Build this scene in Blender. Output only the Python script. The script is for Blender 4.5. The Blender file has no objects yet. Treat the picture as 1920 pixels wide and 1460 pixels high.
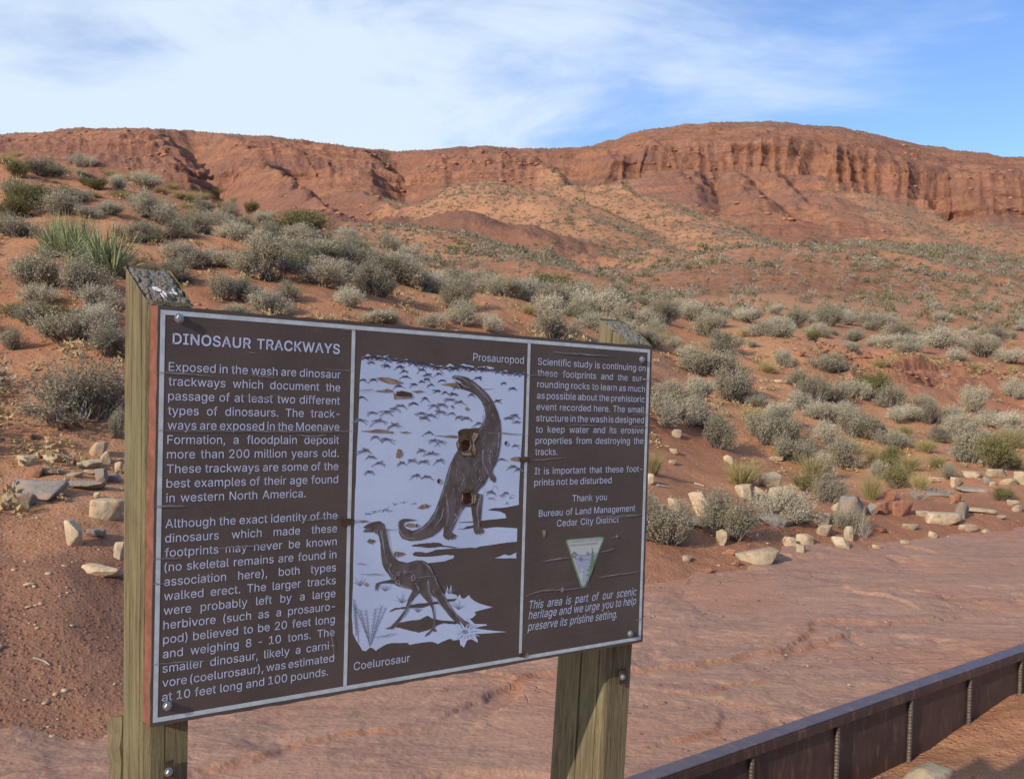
import bpy, math, random
import numpy as np
from mathutils import Vector, Matrix

# ------------------------------------------------------------------ camera
FPX = 1884.0
CAMZ = 1.6
PIT = math.radians(1.5); ROL = math.radians(1.5)
Fw = np.array([0, math.cos(PIT), -math.sin(PIT)])
R0 = np.array([1.0, 0, 0]); U0 = np.array([0, math.sin(PIT), math.cos(PIT)])
CR = math.cos(ROL)*R0 + math.sin(ROL)*U0
CU = -math.sin(ROL)*R0 + math.cos(ROL)*U0
CAM = np.array([0, 0, CAMZ])
S = bpy.context.scene
cd = bpy.data.cameras.new('camera'); cam = bpy.data.objects.new('camera', cd); S.collection.objects.link(cam)
cd.sensor_width = 36; cd.lens = 36*FPX/1920; cd.clip_end = 9000; cd.clip_start = 0.05
cam.matrix_world = Matrix(((CR[0], CU[0], -Fw[0], 0), (CR[1], CU[1], -Fw[1], 0), (CR[2], CU[2], -Fw[2], CAMZ), (0, 0, 0, 1)))
S.camera = cam

# ------------------------------------------------------------------ light
SUN_EL = math.radians(24.5)
sd = np.array([-0.662, -0.749]); sd /= np.linalg.norm(sd)
SUN = np.array([sd[0]*math.cos(SUN_EL), sd[1]*math.cos(SUN_EL), math.sin(SUN_EL)])
sl = bpy.data.lights.new('sun', 'SUN'); sun = bpy.data.objects.new('sun', sl); S.collection.objects.link(sun)
sl.energy = 4.7; sl.angle = math.radians(0.53); sl.color = (1.0, 0.87, 0.70)
sun.rotation_euler = Vector(SUN).to_track_quat('Z', 'Y').to_euler()
S.view_settings.view_transform = 'Standard'; S.view_settings.look = 'None'
S.view_settings.exposure = 0.0; S.view_settings.gamma = 1.0; S.view_settings.use_curve_mapping = False

W = bpy.data.worlds.new('World'); S.world = W; W.use_nodes = True
wn, wl = W.node_tree.nodes, W.node_tree.links
for n in list(wn): wn.remove(n)
def N(t, nodes=wn, **k):
    n = nodes.new(t)
    for a, b in k.items(): setattr(n, a, b)
    return n
def mathn(nodes, links, op, a, b=None, clamp=False):
    m = nodes.new('ShaderNodeMath'); m.operation = op; m.use_clamp = clamp
    for i, v in enumerate((a, b)):
        if v is None: continue
        if isinstance(v, (int, float)): m.inputs[i].default_value = v
        else: links.new(v, m.inputs[i])
    return m.outputs[0]
wout = N('ShaderNodeOutputWorld'); bg = N('ShaderNodeBackground'); bg.inputs[1].default_value = 0.14
sky = N('ShaderNodeTexSky', sky_type='NISHITA', sun_disc=False, sun_elevation=SUN_EL, sun_rotation=math.atan2(SUN[0], SUN[1]),
        altitude=900, air_density=1.0, dust_density=0.6, ozone_density=1.6)
tc = N('ShaderNodeTexCoord'); sep = N('ShaderNodeSeparateXYZ'); wl.new(tc.outputs['Generated'], sep.inputs[0])
M = lambda op, a, b=None, c=False: mathn(wn, wl, op, a, b, c)
zc = M('ADD', M('MAXIMUM', sep.outputs[2], 0.0), 0.10)
cx = M('DIVIDE', sep.outputs[0], zc); cy = M('DIVIDE', sep.outputs[1], zc)
cmb = N('ShaderNodeCombineXYZ'); wl.new(cx, cmb.inputs[0]); wl.new(cy, cmb.inputs[1])
def sky_noise(sx, sy, rot, scale, det, rough, dist, off):
    mp = N('ShaderNodeMapping'); wl.new(cmb.outputs[0], mp.inputs[0])
    mp.inputs['Rotation'].default_value = (0, 0, math.radians(rot)); mp.inputs['Scale'].default_value = (sx, sy, 1); mp.inputs['Location'].default_value = off
    nz = N('ShaderNodeTexNoise'); wl.new(mp.outputs[0], nz.inputs[0])
    nz.inputs['Scale'].default_value = scale; nz.inputs['Detail'].default_value = det; nz.inputs['Roughness'].default_value = rough; nz.inputs['Distortion'].default_value = dist
    return nz.outputs[0]
n1 = sky_noise(0.75, 1.0, 20, 0.75, 7, 0.56, 0.8, (3.1, 1.7, 0))      # big veils
mp2 = N('ShaderNodeMapping'); wl.new(tc.outputs['Generated'], mp2.inputs[0])
mp2.inputs['Rotation'].default_value = (0, math.radians(28), 0); mp2.inputs['Scale'].default_value = (1.6, 1.6, 5.2)
nz2 = N('ShaderNodeTexNoise'); wl.new(mp2.outputs[0], nz2.inputs[0]); nz2.inputs['Scale'].default_value = 1.5; nz2.inputs['Detail'].default_value = 9; nz2.inputs['Roughness'].default_value = 0.6; nz2.inputs['Distortion'].default_value = 0.9
n2 = nz2.outputs[0]      # streaks
# the veil is thicker towards the west (left) and towards the horizon
side = M('MULTIPLY', M('DIVIDE', sep.outputs[0], M('MAXIMUM', sep.outputs[1], 0.25)), -0.80)
low = M('MULTIPLY', M('SUBTRACT', 0.34, sep.outputs[2], True), 1.05)
cov = M('ADD', M('ADD', M('MULTIPLY', n1, 2.3), M('MULTIPLY', n2, 2.5)), M('ADD', side, low))
cov = M('SUBTRACT', cov, 2.02)
rp = N('ShaderNodeMapRange'); rp.interpolation_type = 'SMOOTHSTEP'; wl.new(cov, rp.inputs[0]); rp.inputs[1].default_value = -0.15; rp.inputs[2].default_value = 0.95; rp.inputs[4].default_value = 0.93
tint = N('ShaderNodeMix', data_type='RGBA', blend_type='MULTIPLY'); tint.inputs[0].default_value = 1.0
wl.new(sky.outputs[0], tint.inputs[6]); tint.inputs[7].default_value = (0.86, 1.0, 1.28, 1)
mx = N('ShaderNodeMix', data_type='RGBA'); wl.new(rp.outputs[0], mx.inputs[0]); wl.new(tint.outputs[2], mx.inputs[6]); mx.inputs[7].default_value = (5.5, 6.4, 7.6, 1)
wl.new(mx.outputs[2], bg.inputs[0]); wl.new(bg.outputs[0], wout.inputs[0])
W.cycles.sampling_method = 'MANUAL'; W.cycles.sample_map_resolution = 512

S.cycles.max_bounces = 5; S.cycles.diffuse_bounces = 3; S.cycles.transparent_max_bounces = 4

# ------------------------------------------------------------------ helpers
def ray(px, py):
    d = Fw*FPX + CR*(px-960) + CU*(730-py)
    return d/d[1]                     # unit depth along +Y
RS = 1.205
def at(px, py, r): return CAM + ray(px, py)*r*RS
def on_z(px, py, z):
    d = ray(px, py); return CAM + d*((z-CAMZ)/d[2])
def proj(P):
    P = np.asarray(P) - CAM
    f = P@Fw
    return 960 + FPX*(P@CR)/f, 730 - FPX*(P@CU)/f
def hyz(px): return 680 + 0.0262*(px-960)

def _h(ix, iy, s):
    n = (ix*374761393 + iy*668265263 + s*1442695041) & 0xffffffff
    n = ((n ^ (n >> 13))*1274126177) & 0xffffffff
    return ((n ^ (n >> 16)) & 0xffffff)/float(0xffffff)
def vnoise(x, y, s=0):
    x = np.asarray(x, float); y = np.asarray(y, float)
    ix = np.floor(x).astype(np.int64); iy = np.floor(y).astype(np.int64)
    fx = x-ix; fy = y-iy; fx = fx*fx*(3-2*fx); fy = fy*fy*(3-2*fy)
    a = _h(ix, iy, s); b = _h(ix+1, iy, s); c = _h(ix, iy+1, s); d = _h(ix+1, iy+1, s)
    return (a+(b-a)*fx) + ((c+(d-c)*fx)-(a+(b-a)*fx))*fy
def fbm(x, y, o=4, s=0, g=0.5):
    v = 0; a = 1; t = 0
    for k in range(o):
        v = v + a*(vnoise(x*2**k+17.3*k, y*2**k-9.1*k, s+k)-0.5); t += a; a *= g
    return v/t*2
def ridged(x, y, o=4, s=0):
    v = 0; a = 1; t = 0
    for k in range(o):
        v = v + a*(1-np.abs(2*vnoise(x*2**k+5.2*k, y*2**k+3.3*k, s+k)-1)); t += a; a *= 0.5
    return v/t
def sstep(a, b, x):
    t = np.clip((x-a)/(b-a), 0, 1); return t*t*(3-2*t)

def mesh_np(name, V, F, smooth=False, n=None):
    """V (n,3), F (m,k) all faces with k corners (or list of such arrays)"""
    me = bpy.data.meshes.new(name)
    Fs = F if isinstance(F, list) else [F]
    me.vertices.add(len(V)); me.vertices.foreach_set('co', np.asarray(V, np.float32).ravel())
    nl = sum(f.size for f in Fs); npoly = sum(len(f) for f in Fs)
    me.loops.add(nl); me.polygons.add(npoly)
    me.loops.foreach_set('vertex_index', np.concatenate([f.ravel() for f in Fs]).astype(np.int32))
    st = []; c = 0
    for f in Fs:
        st.append(np.arange(len(f))*f.shape[1]+c); c += f.size
    me.polygons.foreach_set('loop_start', np.concatenate(st).astype(np.int32))
    if smooth: me.polygons.foreach_set('use_smooth', np.ones(npoly, bool))
    me.update(calc_edges=True); me.validate()
    return me
def link(name, me, mat=None, parent=None, loc=(0, 0, 0), **props):
    if mat is not None and len(me.materials) == 0:
        for m in (mat if isinstance(mat, (list, tuple)) else [mat]): me.materials.append(m)
    o = bpy.data.objects.new(name, me); S.collection.objects.link(o)
    o.location = loc
    if parent is not None: o.parent = parent
    for k, v in props.items(): o[k] = v
    return o
def vattr(me, name, arr, typ='FLOAT_COLOR'):
    a = me.attributes.new(name, typ, 'POINT')
    if typ == 'FLOAT_COLOR':
        c = np.ones((len(me.vertices), 4), np.float32); c[:, :arr.shape[1]] = arr
        a.data.foreach_set('color', c.ravel())
    else: a.data.foreach_set('value', np.asarray(arr, np.float32))

class Mat:
    def __init__(s, name, rough=0.9, spec=0.2):
        s.m = bpy.data.materials.new(name); s.m.use_nodes = True
        s.n = s.m.node_tree.nodes; s.l = s.m.node_tree.links
        s.b = s.n['Principled BSDF']; s.b.inputs['Roughness'].default_value = rough; s.b.inputs['Specular IOR Level'].default_value = spec
        s.c = None
    def coord(s, kind='Object', scale=(1, 1, 1), rot=(0, 0, 0)):
        if kind == 'World':
            g = s.n.new('ShaderNodeNewGeometry'); o = g.outputs['Position']
        else:
            g = s.n.new('ShaderNodeTexCoord'); o = g.outputs[kind]
        m = s.n.new('ShaderNodeMapping'); s.l.new(o, m.inputs[0]); m.inputs['Scale'].default_value = scale; m.inputs['Rotation'].default_value = rot
        return m.outputs[0]
    def noise(s, co, scale, det=4, rough=0.55, dist=0.0, out=0):
        t = s.n.new('ShaderNodeTexNoise'); s.l.new(co, t.inputs[0]); t.inputs['Scale'].default_value = scale
        t.inputs['Detail'].default_value = det; t.inputs['Roughness'].default_value = rough; t.inputs['Distortion'].default_value = dist
        return t.outputs[out]
    def voro(s, co, scale, feature='F1', out='Distance', rnd=1.0):
        t = s.n.new('ShaderNodeTexVoronoi'); t.feature = feature; s.l.new(co, t.inputs[0]); t.inputs['Scale'].default_value = scale; t.inputs['Randomness'].default_value = rnd
        return t.outputs[out]
    def M(s, op, a, b=None, c=False): return mathn(s.n, s.l, op, a, b, c)
    def rng(s, v, a, b, c=0.0, d=1.0, sm=True):
        r = s.n.new('ShaderNodeMapRange'); s.l.new(v, r.inputs[0])
        if sm: r.interpolation_type = 'SMOOTHSTEP'
        for i, x in zip((1, 2, 3, 4), (a, b, c, d)): r.inputs[i].default_value = x
        return r.outputs[0]
    def mix(s, f, a, b, mode='MIX'):
        m = s.n.new('ShaderNodeMix'); m.data_type = 'RGBA'; m.blend_type = mode
        for i, v in ((0, f), (6, a), (7, b)):
            if isinstance(v, (int, float)): m.inputs[i].default_value = v
            elif isinstance(v, tuple): m.inputs[i].default_value = (*v[:3], 1)
            else: s.l.new(v, m.inputs[i])
        return m.outputs[2]
    def attr(s, name):
        a = s.n.new('ShaderNodeAttribute'); a.attribute_name = name
        p = s.n.new('ShaderNodeSeparateColor'); s.l.new(a.outputs['Color'], p.inputs[0]); return p.outputs
    def color(s, c):
        if isinstance(c, tuple): s.b.inputs['Base Color'].default_value = (*c, 1)
        else: s.l.new(c, s.b.inputs['Base Color'])
        return s
    def bump(s, h, strength=0.5, dist=0.01, nrm=None):
        b = s.n.new('ShaderNodeBump'); s.l.new(h, b.inputs['Height']); b.inputs['Strength'].default_value = strength; b.inputs['Distance'].default_value = dist
        if nrm is not None: s.l.new(nrm, b.inputs['Normal'])
        s.l.new(b.outputs[0], s.b.inputs['Normal']); return b.outputs[0]
    def rough(s, v): s.l.new(v, s.b.inputs['Roughness'])

# ------------------------------------------------------------------ terrain materials
def mat_terrain():
    m = Mat('red_desert_ground', 0.95, 0.1)
    A = m.attr('mask')       # R vegetation / tan soil, G cliff rock, B purple shale and the near bank's darker brown
    w = m.coord('World')
    fine = m.noise(w, 9, 6, 0.65); mid = m.noise(w, 0.9, 5, 0.6); big = m.noise(w, 0.07, 4, 0.5)
    grit = m.noise(w, 60, 3, 0.7)
    c = m.mix(m.rng(mid, 0.33, 0.67), (0.465, 0.242, 0.135), (0.370, 0.178, 0.102))
    c = m.mix(m.rng(fine, 0.35, 0.7), c, (0.48, 0.268, 0.150))
    c = m.mix(m.rng(big, 0.4, 0.62), c, m.mix(0.6, c, (0.34, 0.13, 0.07)))
    c = m.mix(m.M('MULTIPLY', m.rng(grit, 0.52, 0.62), 0.45), c, (0.17, 0.07, 0.045))
    # strata of the bare slopes: bands that follow height, bent by noise
    sp = m.n.new('ShaderNodeSeparateXYZ'); m.l.new(w, sp.inputs[0])
    hz = m.M('ADD', m.M('MULTIPLY', sp.outputs[2], 1.0), m.M('MULTIPLY', m.noise(w, 0.02, 3, 0.5), 14.0))
    cb = m.n.new('ShaderNodeCombineXYZ'); m.l.new(m.M('MULTIPLY', hz, 0.30), cb.inputs[2]); m.l.new(m.M('MULTIPLY', sp.outputs[0], 0.012), cb.inputs[0])
    band = m.noise(cb.outputs[0], 1.0, 7, 0.65)
    far = m.mix(m.rng(band, 0.36, 0.64), (0.350, 0.166, 0.108), (0.225, 0.101, 0.072))
    far = m.mix(m.rng(m.noise(w, 0.35, 6, 0.7), 0.42, 0.66), far, (0.38, 0.195, 0.112))
    b2n = m.noise(cb.outputs[0], 0.42, 3, 0.5)
    far = m.mix(m.M('MULTIPLY', m.rng(b2n, 0.50, 0.60), 0.6), far, (0.235, 0.125, 0.105))
    far = m.mix(m.M('MULTIPLY', m.rng(m.noise(cb.outputs[0], 2.3, 2, 0.5), 0.66, 0.70), 0.45), far, (0.42, 0.27, 0.20))
    far = m.mix(m.M('MULTIPLY', m.rng(m.noise(w, 1.3, 4, 0.7), 0.50, 0.62), 0.35), far, (0.15, 0.065, 0.045))
    c = m.mix(A[1], c, far)
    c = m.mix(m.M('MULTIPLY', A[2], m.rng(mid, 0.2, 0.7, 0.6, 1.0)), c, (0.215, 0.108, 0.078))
    veg = m.rng(m.noise(w, 0.30, 5, 0.75), 0.40, 0.60)
    c = m.mix(m.M('MULTIPLY', A[0], m.M('ADD', m.M('MULTIPLY', veg, 0.35), 0.30)), c, (0.415, 0.228, 0.130))
    m.color(c)
    v = m.voro(w, 22); v2 = m.voro(w, 7)
    h = m.M('ADD', m.M('MULTIPLY', fine, 1.0), m.M('MULTIPLY', m.rng(v, 0.0, 0.5, 0.5, 0.0), 0.6))
    h = m.M('ADD', h, m.M('MULTIPLY', mid, 1.6)); h = m.M('ADD', h, m.M('MULTIPLY', grit, 0.35))
    n0 = m.bump(h, 0.9, 0.035)
    h2 = m.M('ADD', m.noise(w, 0.55, 7, 0.68), m.M('MULTIPLY', band, 0.5))
    b2 = m.n.new('ShaderNodeBump'); m.l.new(h2, b2.inputs['Height']); b2.inputs['Distance'].default_value = 1.3; m.l.new(A[1], b2.inputs['Strength']); m.l.new(n0, b2.inputs['Normal'])
    m.l.new(b2.outputs[0], m.b.inputs['Normal'])
    return m.m
MT = mat_terrain()

def mat_slick():
    m = Mat('slickrock', 0.85, 0.25)
    w = m.coord('World'); ws = m.coord('World', (1.0, 3.2, 1), (0, 0, math.radians(-38)))
    A = m.attr('mask')
    a = m.noise(ws, 1.1, 7, 0.62, 0.6); f = m.noise(w, 14, 6, 0.7); b = m.noise(w, 0.5, 3, 0.5)
    c = m.mix(m.rng(a, 0.34, 0.66), (0.375, 0.215, 0.150), (0.265, 0.150, 0.115))
    c = m.mix(m.rng(f, 0.38, 0.7), c, (0.40, 0.240, 0.165))
    c = m.mix(m.M('MULTIPLY', m.rng(m.noise(ws, 3.4, 8, 0.75, 1.2), 0.56, 0.68), 0.55), c, (0.17, 0.085, 0.075))
    c = m.mix(m.M('MULTIPLY', m.rng(b, 0.45, 0.65), 0.5), c, (0.40, 0.185, 0.115))
    sand = m.rng(m.M('ADD', A[0], m.M('MULTIPLY', m.M('SUBTRACT', f, 0.5), 0.7)), 0.35, 0.6)
    c = m.mix(sand, c, (0.36, 0.155, 0.085))
    m.color(c)
    h = m.M('ADD', m.M('MULTIPLY', m.noise(ws, 2.2, 9, 0.68, 0.8), 1.5), m.M('MULTIPLY', f, 0.35))
    h = m.M('ADD', h, m.M('MULTIPLY', m.voro(w, 26), 0.25))
    wv = m.n.new('ShaderNodeVectorMath'); wv.operation = 'ADD'; wn_ = m.n.new('ShaderNodeTexNoise'); m.l.new(w, wn_.inputs[0]); wn_.inputs['Scale'].default_value = 2.5
    m.l.new(ws, wv.inputs[0]); m.l.new(wn_.outputs['Color'], wv.inputs[1])
    ck_ = m.rng(m.voro(wv.outputs[0], 0.9, 'DISTANCE_TO_EDGE'), 0.0, 0.018, 1, 0)
    ck_ = m.M('MULTIPLY', ck_, m.rng(b, 0.52, 0.66))
    c = m.mix(m.M('MULTIPLY', ck_, 0.28), c, (0.16, 0.085, 0.065)); m.color(c)
    h = m.M('SUBTRACT', h, m.M('MULTIPLY', ck_, 0.7))
    m.bump(h, 0.75, 0.026)
    return m.m
MS = mat_slick()

def mat_rock(name, c1, c2, c3):
    m = Mat(name, 0.9, 0.2); o = m.coord('Object')
    c = m.mix(m.rng(m.noise(o, 4.5, 6, 0.65), 0.35, 0.65), c1, c2)
    c = m.mix(m.M('MULTIPLY', m.rng(m.noise(o, 14, 5, 0.7), 0.52, 0.66), 0.7), c, c3)
    c = m.mix(m.M('MULTIPLY', m.rng(m.noise(m.coord('World'), 5.5, 5, 0.65), 0.45, 0.62), 0.45), c, (0.40, 0.225, 0.125))
    g = m.n.new('ShaderNodeObjectInfo')
    hs = m.n.new('ShaderNodeHueSaturation'); m.l.new(c, hs.inputs['Color']); m.l.new(m.rng(g.outputs['Random'], 0, 1, 0.82, 1.12, False), hs.inputs['Value'])
    m.color(hs.outputs[0])
    m.bump(m.M('ADD', m.noise(o, 9, 8, 0.7), m.M('MULTIPLY', m.voro(o, 6, 'DISTANCE_TO_EDGE'), 0.4)), 0.8, 0.03)
    return m.m
M_PALE = mat_rock('pale_limestone', (0.50, 0.41, 0.285), (0.40, 0.32, 0.225), (0.26, 0.18, 0.12))
M_GREY = mat_rock('grey_slab_stone', (0.27, 0.245, 0.225), (0.22, 0.195, 0.18), (0.32, 0.26, 0.2))
M_RED = mat_rock('red_sandstone', (0.34, 0.16, 0.10), (0.27, 0.12, 0.08), (0.18, 0.08, 0.06))

# ------------------------------------------------------------------ terrain net
ZW = -0.75
eb = [on_z(x, y, ZW) for x, y in ((0, 1412), (230, 1338), (700, 1215), (1210, 1098), (1500, 1047), (1920, 990))]
def edge_r(px):
    """depth where column px meets the bank's foot"""
    d = ray(px, 900); a = d[0]
    ea = np.array([p[0]/p[1] for p in eb]); er = np.array([p[1] for p in eb])
    if ea[0] <= a <= ea[-1]: return float(np.interp(a, ea, er))
    p, q = (eb[0], eb[2]) if a < ea[0] else (eb[3], eb[5])
    dx, dy = q[0]-p[0], q[1]-p[1]
    r = (p[0]*dy - p[1]*dx)/(a*dy-dx) if abs(a*dy-dx) > 1e-6 else 60
    if r < 0 or r > 70: r = 70
    return max(2.0, r)
# px : (r, py) for k2 .. k13
NET = {
-700: [(4.0,1150),(6.5,900),(11,640),(24,290),(60,320),(120,330),(200,310),(260,300),(330,290),(333,275),(370,262),(420,256)],
0:    [(6.2,1100),(8.5,900),(12.5,640),(26,302),(60,330),(120,330),(200,318),(260,305),(330,285),(333,270),(370,258),(420,249)],
120:  [(6.4,1095),(8.8,890),(12.8,625),(26,316),(55,350),(115,360),(190,335),(255,320),(330,285),(333,268),(370,252),(420,241)],
230:  [(6.8,1080),(9.3,880),(13.3,610),(25.5,335),(50,390),(110,400),(180,360),(250,335),(330,290),(334,262),(370,250),(420,237)],
450:  [(7.5,1080),(10.5,850),(15,580),(25,395),(45,440),(100,445),(170,405),(240,370),(330,310),(334,280),(370,262),(420,249)],
600:  [(8.0,1070),(11.3,830),(16,585),(25.5,430),(45,470),(100,455),(170,415),(240,380),(330,318),(334,290),(370,274),(420,264)],
700:  [(8.5,1060),(12,820),(17,590),(26,462),(45,500),(90,470),(150,430),(230,400),(330,325),(334,302),(370,288),(420,278)],
800:  [(9.0,1040),(12.5,810),(17.8,605),(27,498),(45,530),(80,500),(130,440),(220,400),(330,325),(333,305),(370,290),(420,281)],
900:  [(9.5,1025),(12.8,805),(18.2,612),(28,524),(46,550),(80,530),(140,460),(220,400),(330,315),(333,298),(370,283),(420,270)],
1000: [(10,1015),(13.2,800),(18.8,625),(29,546),(46,568),(80,548),(150,480),(230,410),(330,310),(333,295),(370,285),(420,275)],
1100: [(11,990),(14,800),(20,640),(32,562),(46,576),(80,552),(150,490),(230,420),(330,335),(334,300),(370,285),(420,271)],
1200: [(10.6,985),(15.5,820),(22,660),(36,572),(48,576),(80,545),(130,500),(230,430),(340,340),(345,290),(390,262),(440,240)],
1300: [(11,975),(16,850),(23,700),(36,596),(46,584),(65,550),(90,510),(200,470),(340,325),(346,278),(400,250),(460,228)],
1450: [(11.8,965),(17,865),(23.5,725),(31,618),(45,595),(68,540),(95,480),(200,475),(345,310),(350,268),(410,245),(470,224)],
1600: [(12.7,950),(18,870),(25,740),(29.5,652),(45,612),(68,550),(100,474),(210,465),(340,350),(351,292),(410,262),(480,239)],
1750: [(13.6,935),(19,850),(26,750),(30.5,678),(46,625),(80,550),(130,482),(220,470),(335,380),(347,325),(410,295),(480,271)],
1920: [(14.8,915),(20,850),(27,770),(33,690),(50,635),(90,550),(150,492),(230,478),(332,400),(345,345),(410,310),(480,291)],
2600: [(24,920),(28,850),(34,790),(40,730),(60,670),(110,600),(180,550),(250,520),(340,440),(350,400),(410,360),(480,340)],
}
cols_px = sorted(NET)
CTRL = []
for p in cols_px:
    er = edge_r(p); c = []
    d = ray(p, 900)
    c.append(np.array([d[0]*(er-0.9), er-0.9, ZW-0.30])); c.append(np.array([d[0]*er, er, ZW+0.01]))
    lst = NET[p]
    if p in (-700, 2600):
        lst = [(max(r, er/RS+0.8*(i+1)), y) for i, (r, y) in enumerate(lst)]
    for r, y in lst: c.append(at(p, y, r))
    r, y = lst[-1]; q = at(p, y+14, r+170); c.append(q)
    q2 = q*1.0; q2 = at(p, y+60, r+1400); c.append(q2)
    CTRL.append(c)
CTRL = np.array(CTRL)                      # (ncol, 16, 3)
ROWS = [8, 56, 60, 76, 90, 26, 50, 70, 80, 120, 44, 50, 40, 8, 4]
px_f = np.concatenate([np.linspace(-700, -60, 50), np.linspace(-55, 1975, 720), np.linspace(1985, 2600, 50)])
# interpolate columns with a smooth (Catmull-like) blend
def colinterp(x):
    i = np.clip(np.searchsorted(cols_px, x)-1, 0, len(cols_px)-2)
    t = (x-cols_px[i])/(cols_px[i+1]-cols_px[i])
    i0, i3 = max(i-1, 0), min(i+2, len(cols_px)-1)
    P0, P1, P2, P3 = CTRL[i0], CTRL[i], CTRL[i+1], CTRL[i3]
    h = cols_px[i+1]-cols_px[i]
    m1 = (P2-P0)/max(cols_px[i+1]-cols_px[i0], 1)*h; m2 = (P3-P1)/max(cols_px[i3]-cols_px[i], 1)*h
    m1 = m1*0.8; m2 = m2*0.8
    t2, t3 = t*t, t*t*t
    return (2*t3-3*t2+1)*P1 + (t3-2*t2+t)*m1 + (-2*t3+3*t2)*P2 + (t3-t2)*m2
NC = len(px_f)
C = np.array([colinterp(x) for x in px_f])          # (NC,16,3)
rows = []; kk = []
for k in range(15):
    n = ROWS[k]
    for j in range(n):
        t = j/n; rows.append(C[:, k]*(1-t)+C[:, k+1]*t); kk.append(k+t)
rows.append(C[:, 15]); kk.append(15.0)
G = np.array(rows); kk = np.array(kk)               # (NR,NC,3)
NR = len(kk)
# soften the kinks along each column, except round the cliff
for it in range(60):
    w_ = np.where((kk > 9.3) & (kk < 11.2), 0.06, 1.0) * np.where(kk < 1.6, 0.0, 1.0)
    L = G.copy(); L[1:-1] = (G[:-2]+G[2:])/2
    G = G + (L-G)*0.5*w_[:, None, None]
X, Y, Z = G[..., 0], G[..., 1], G[..., 2]
K = np.repeat(kk[:, None], NC, 1)
Arel = X/Y                                            # bearing
# --- spurs and ridges
def seg_field(pts, slope, sharp, X, Y):
    best = np.full(X.shape, -1e9)
    for a, b in zip(pts[:-1], pts[1:]):
        dx, dy = b[0]-a[0], b[1]-a[1]; L2 = dx*dx+dy*dy
        t = np.clip(((X-a[0])*dx+(Y-a[1])*dy)/L2, 0, 1)
        dd = np.hypot(X-(a[0]+t*dx), Y-(a[1]+t*dy))
        h = a[2]+(b[2]-a[2])*t - slope*(np.sqrt(dd*dd+sharp*sharp)-sharp)
        best = np.maximum(best, h)
    return best
VEG = np.zeros_like(Z); PUR = np.zeros_like(Z)
SPURS = [ # crest polyline (px,py,r), slope, roundness, veg, purple
 ([(800,350,285),(860,340,270),(950,345,245),(1030,372,225),(1085,415,205),(1120,450,190),(1140,478,180)], 0.62, 16, 1.0, 0),
 ([(1075,300,325),(1120,345,300),(1200,372,270),(1290,402,240),(1380,440,210),(1450,468,190),(1490,480,175)], 0.60, 14, 0.9, 0),
 ([(1240,320,335),(1290,360,310),(1340,395,285),(1420,410,265)], 0.7, 12, 0.1, 0),
 ([(1300,315,335),(1400,355,300),(1470,400,270),(1500,440,240),(1510,462,225)], 0.6, 16, 0.0, 0.3),
 ([(1400,310,338),(1480,350,310),(1560,405,270),(1590,440,250)], 0.6, 14, 0.1, 0),
 ([(1515,318,345),(1580,362,320),(1650,405,285),(1730,445,250),(1820,480,215),(1900,520,180)], 0.58, 14, 0.75, 0),
 ([(1690,372,335),(1780,400,305),(1860,425,270),(1960,455,240)], 0.6, 14, 0.6, 0),
 ([(560,330,310),(590,350,280),(620,392,240),(650,425,200)], 0.7, 12, 0.1, 0.2),
 ([(660,350,300),(700,372,260),(730,400,230),(750,440,190)], 0.7, 12, 0.0, 0.5),
 ([(480,300,325),(510,330,290),(555,370,250),(600,410,210)], 0.8, 9, 0.0, 0.2),
 ([(820,402,190),(870,400,180),(910,420,165),(945,448,150),(960,470,142)], 0.62, 8, 0.0, 1.0),
 ([(930,420,200),(990,425,180),(1010,455,165),(1010,490,150)], 0.6, 9, 0.0, 0.8),
 ([(690,440,120),(760,428,125),(830,440,120),(900,462,112),(950,490,104),(1000,520,96),(1030,540,90)], 0.5, 9, 1.0, 0),
 ([(960,490,84),(1010,502,80),(1050,522,76),(1085,545,72)], 0.55, 4, 0.1, 0.1),
 ([(1000,465,160),(1080,450,150),(1130,465,140),(1170,500,125)], 0.6, 8, 0.7, 0.1),
 ([(1180,526,110),(1260,508,105),(1340,491,100),(1420,482,98),(1500,477,98),(1570,480,100),(1650,508,100)], 0.42, 12, 1.0, 0),
 ([(1560,478,102),(1640,466,130),(1750,470,150),(1880,496,150)], 0.40, 12, 0.9, 0),
 ([(1190,480,170),(1240,468,165),(1330,482,150),(1400,500,135)], 0.55, 9, 0.9, 0),
]
Z = Z - 9.0*sstep(8.15, 8.8, K)*(1-sstep(9.55, 9.95, K)) - 4.0*sstep(7.1, 7.6, K)*(1-sstep(8.15, 8.8, K))*(Arel < 0.13)
for pts, sl_, rd, vg, pu in SPURS:
    P = [at(*p) for p in pts]
    wob = 1.2*fbm(X*0.06, Y*0.06, 3, 11)
    Hs = seg_field(P, sl_, rd, X+wob*3, Y+wob*3)
    Hs = np.where(K > 5.4, Hs, -1e9)
    kx = 1.3
    e = np.clip((Hs-Z)/kx, -30, 30)
    m_ = 1/(1+np.exp(-2*e))
    Zn = np.where(e > 15, Hs, Z + kx*np.log1p(np.exp(e)) - kx*np.log1p(np.exp(np.minimum(e, 0)*0-6)))
    Z = Zn
    VEG = VEG*(1-m_)+vg*m_; PUR = PUR*(1-m_)+pu*m_
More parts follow.
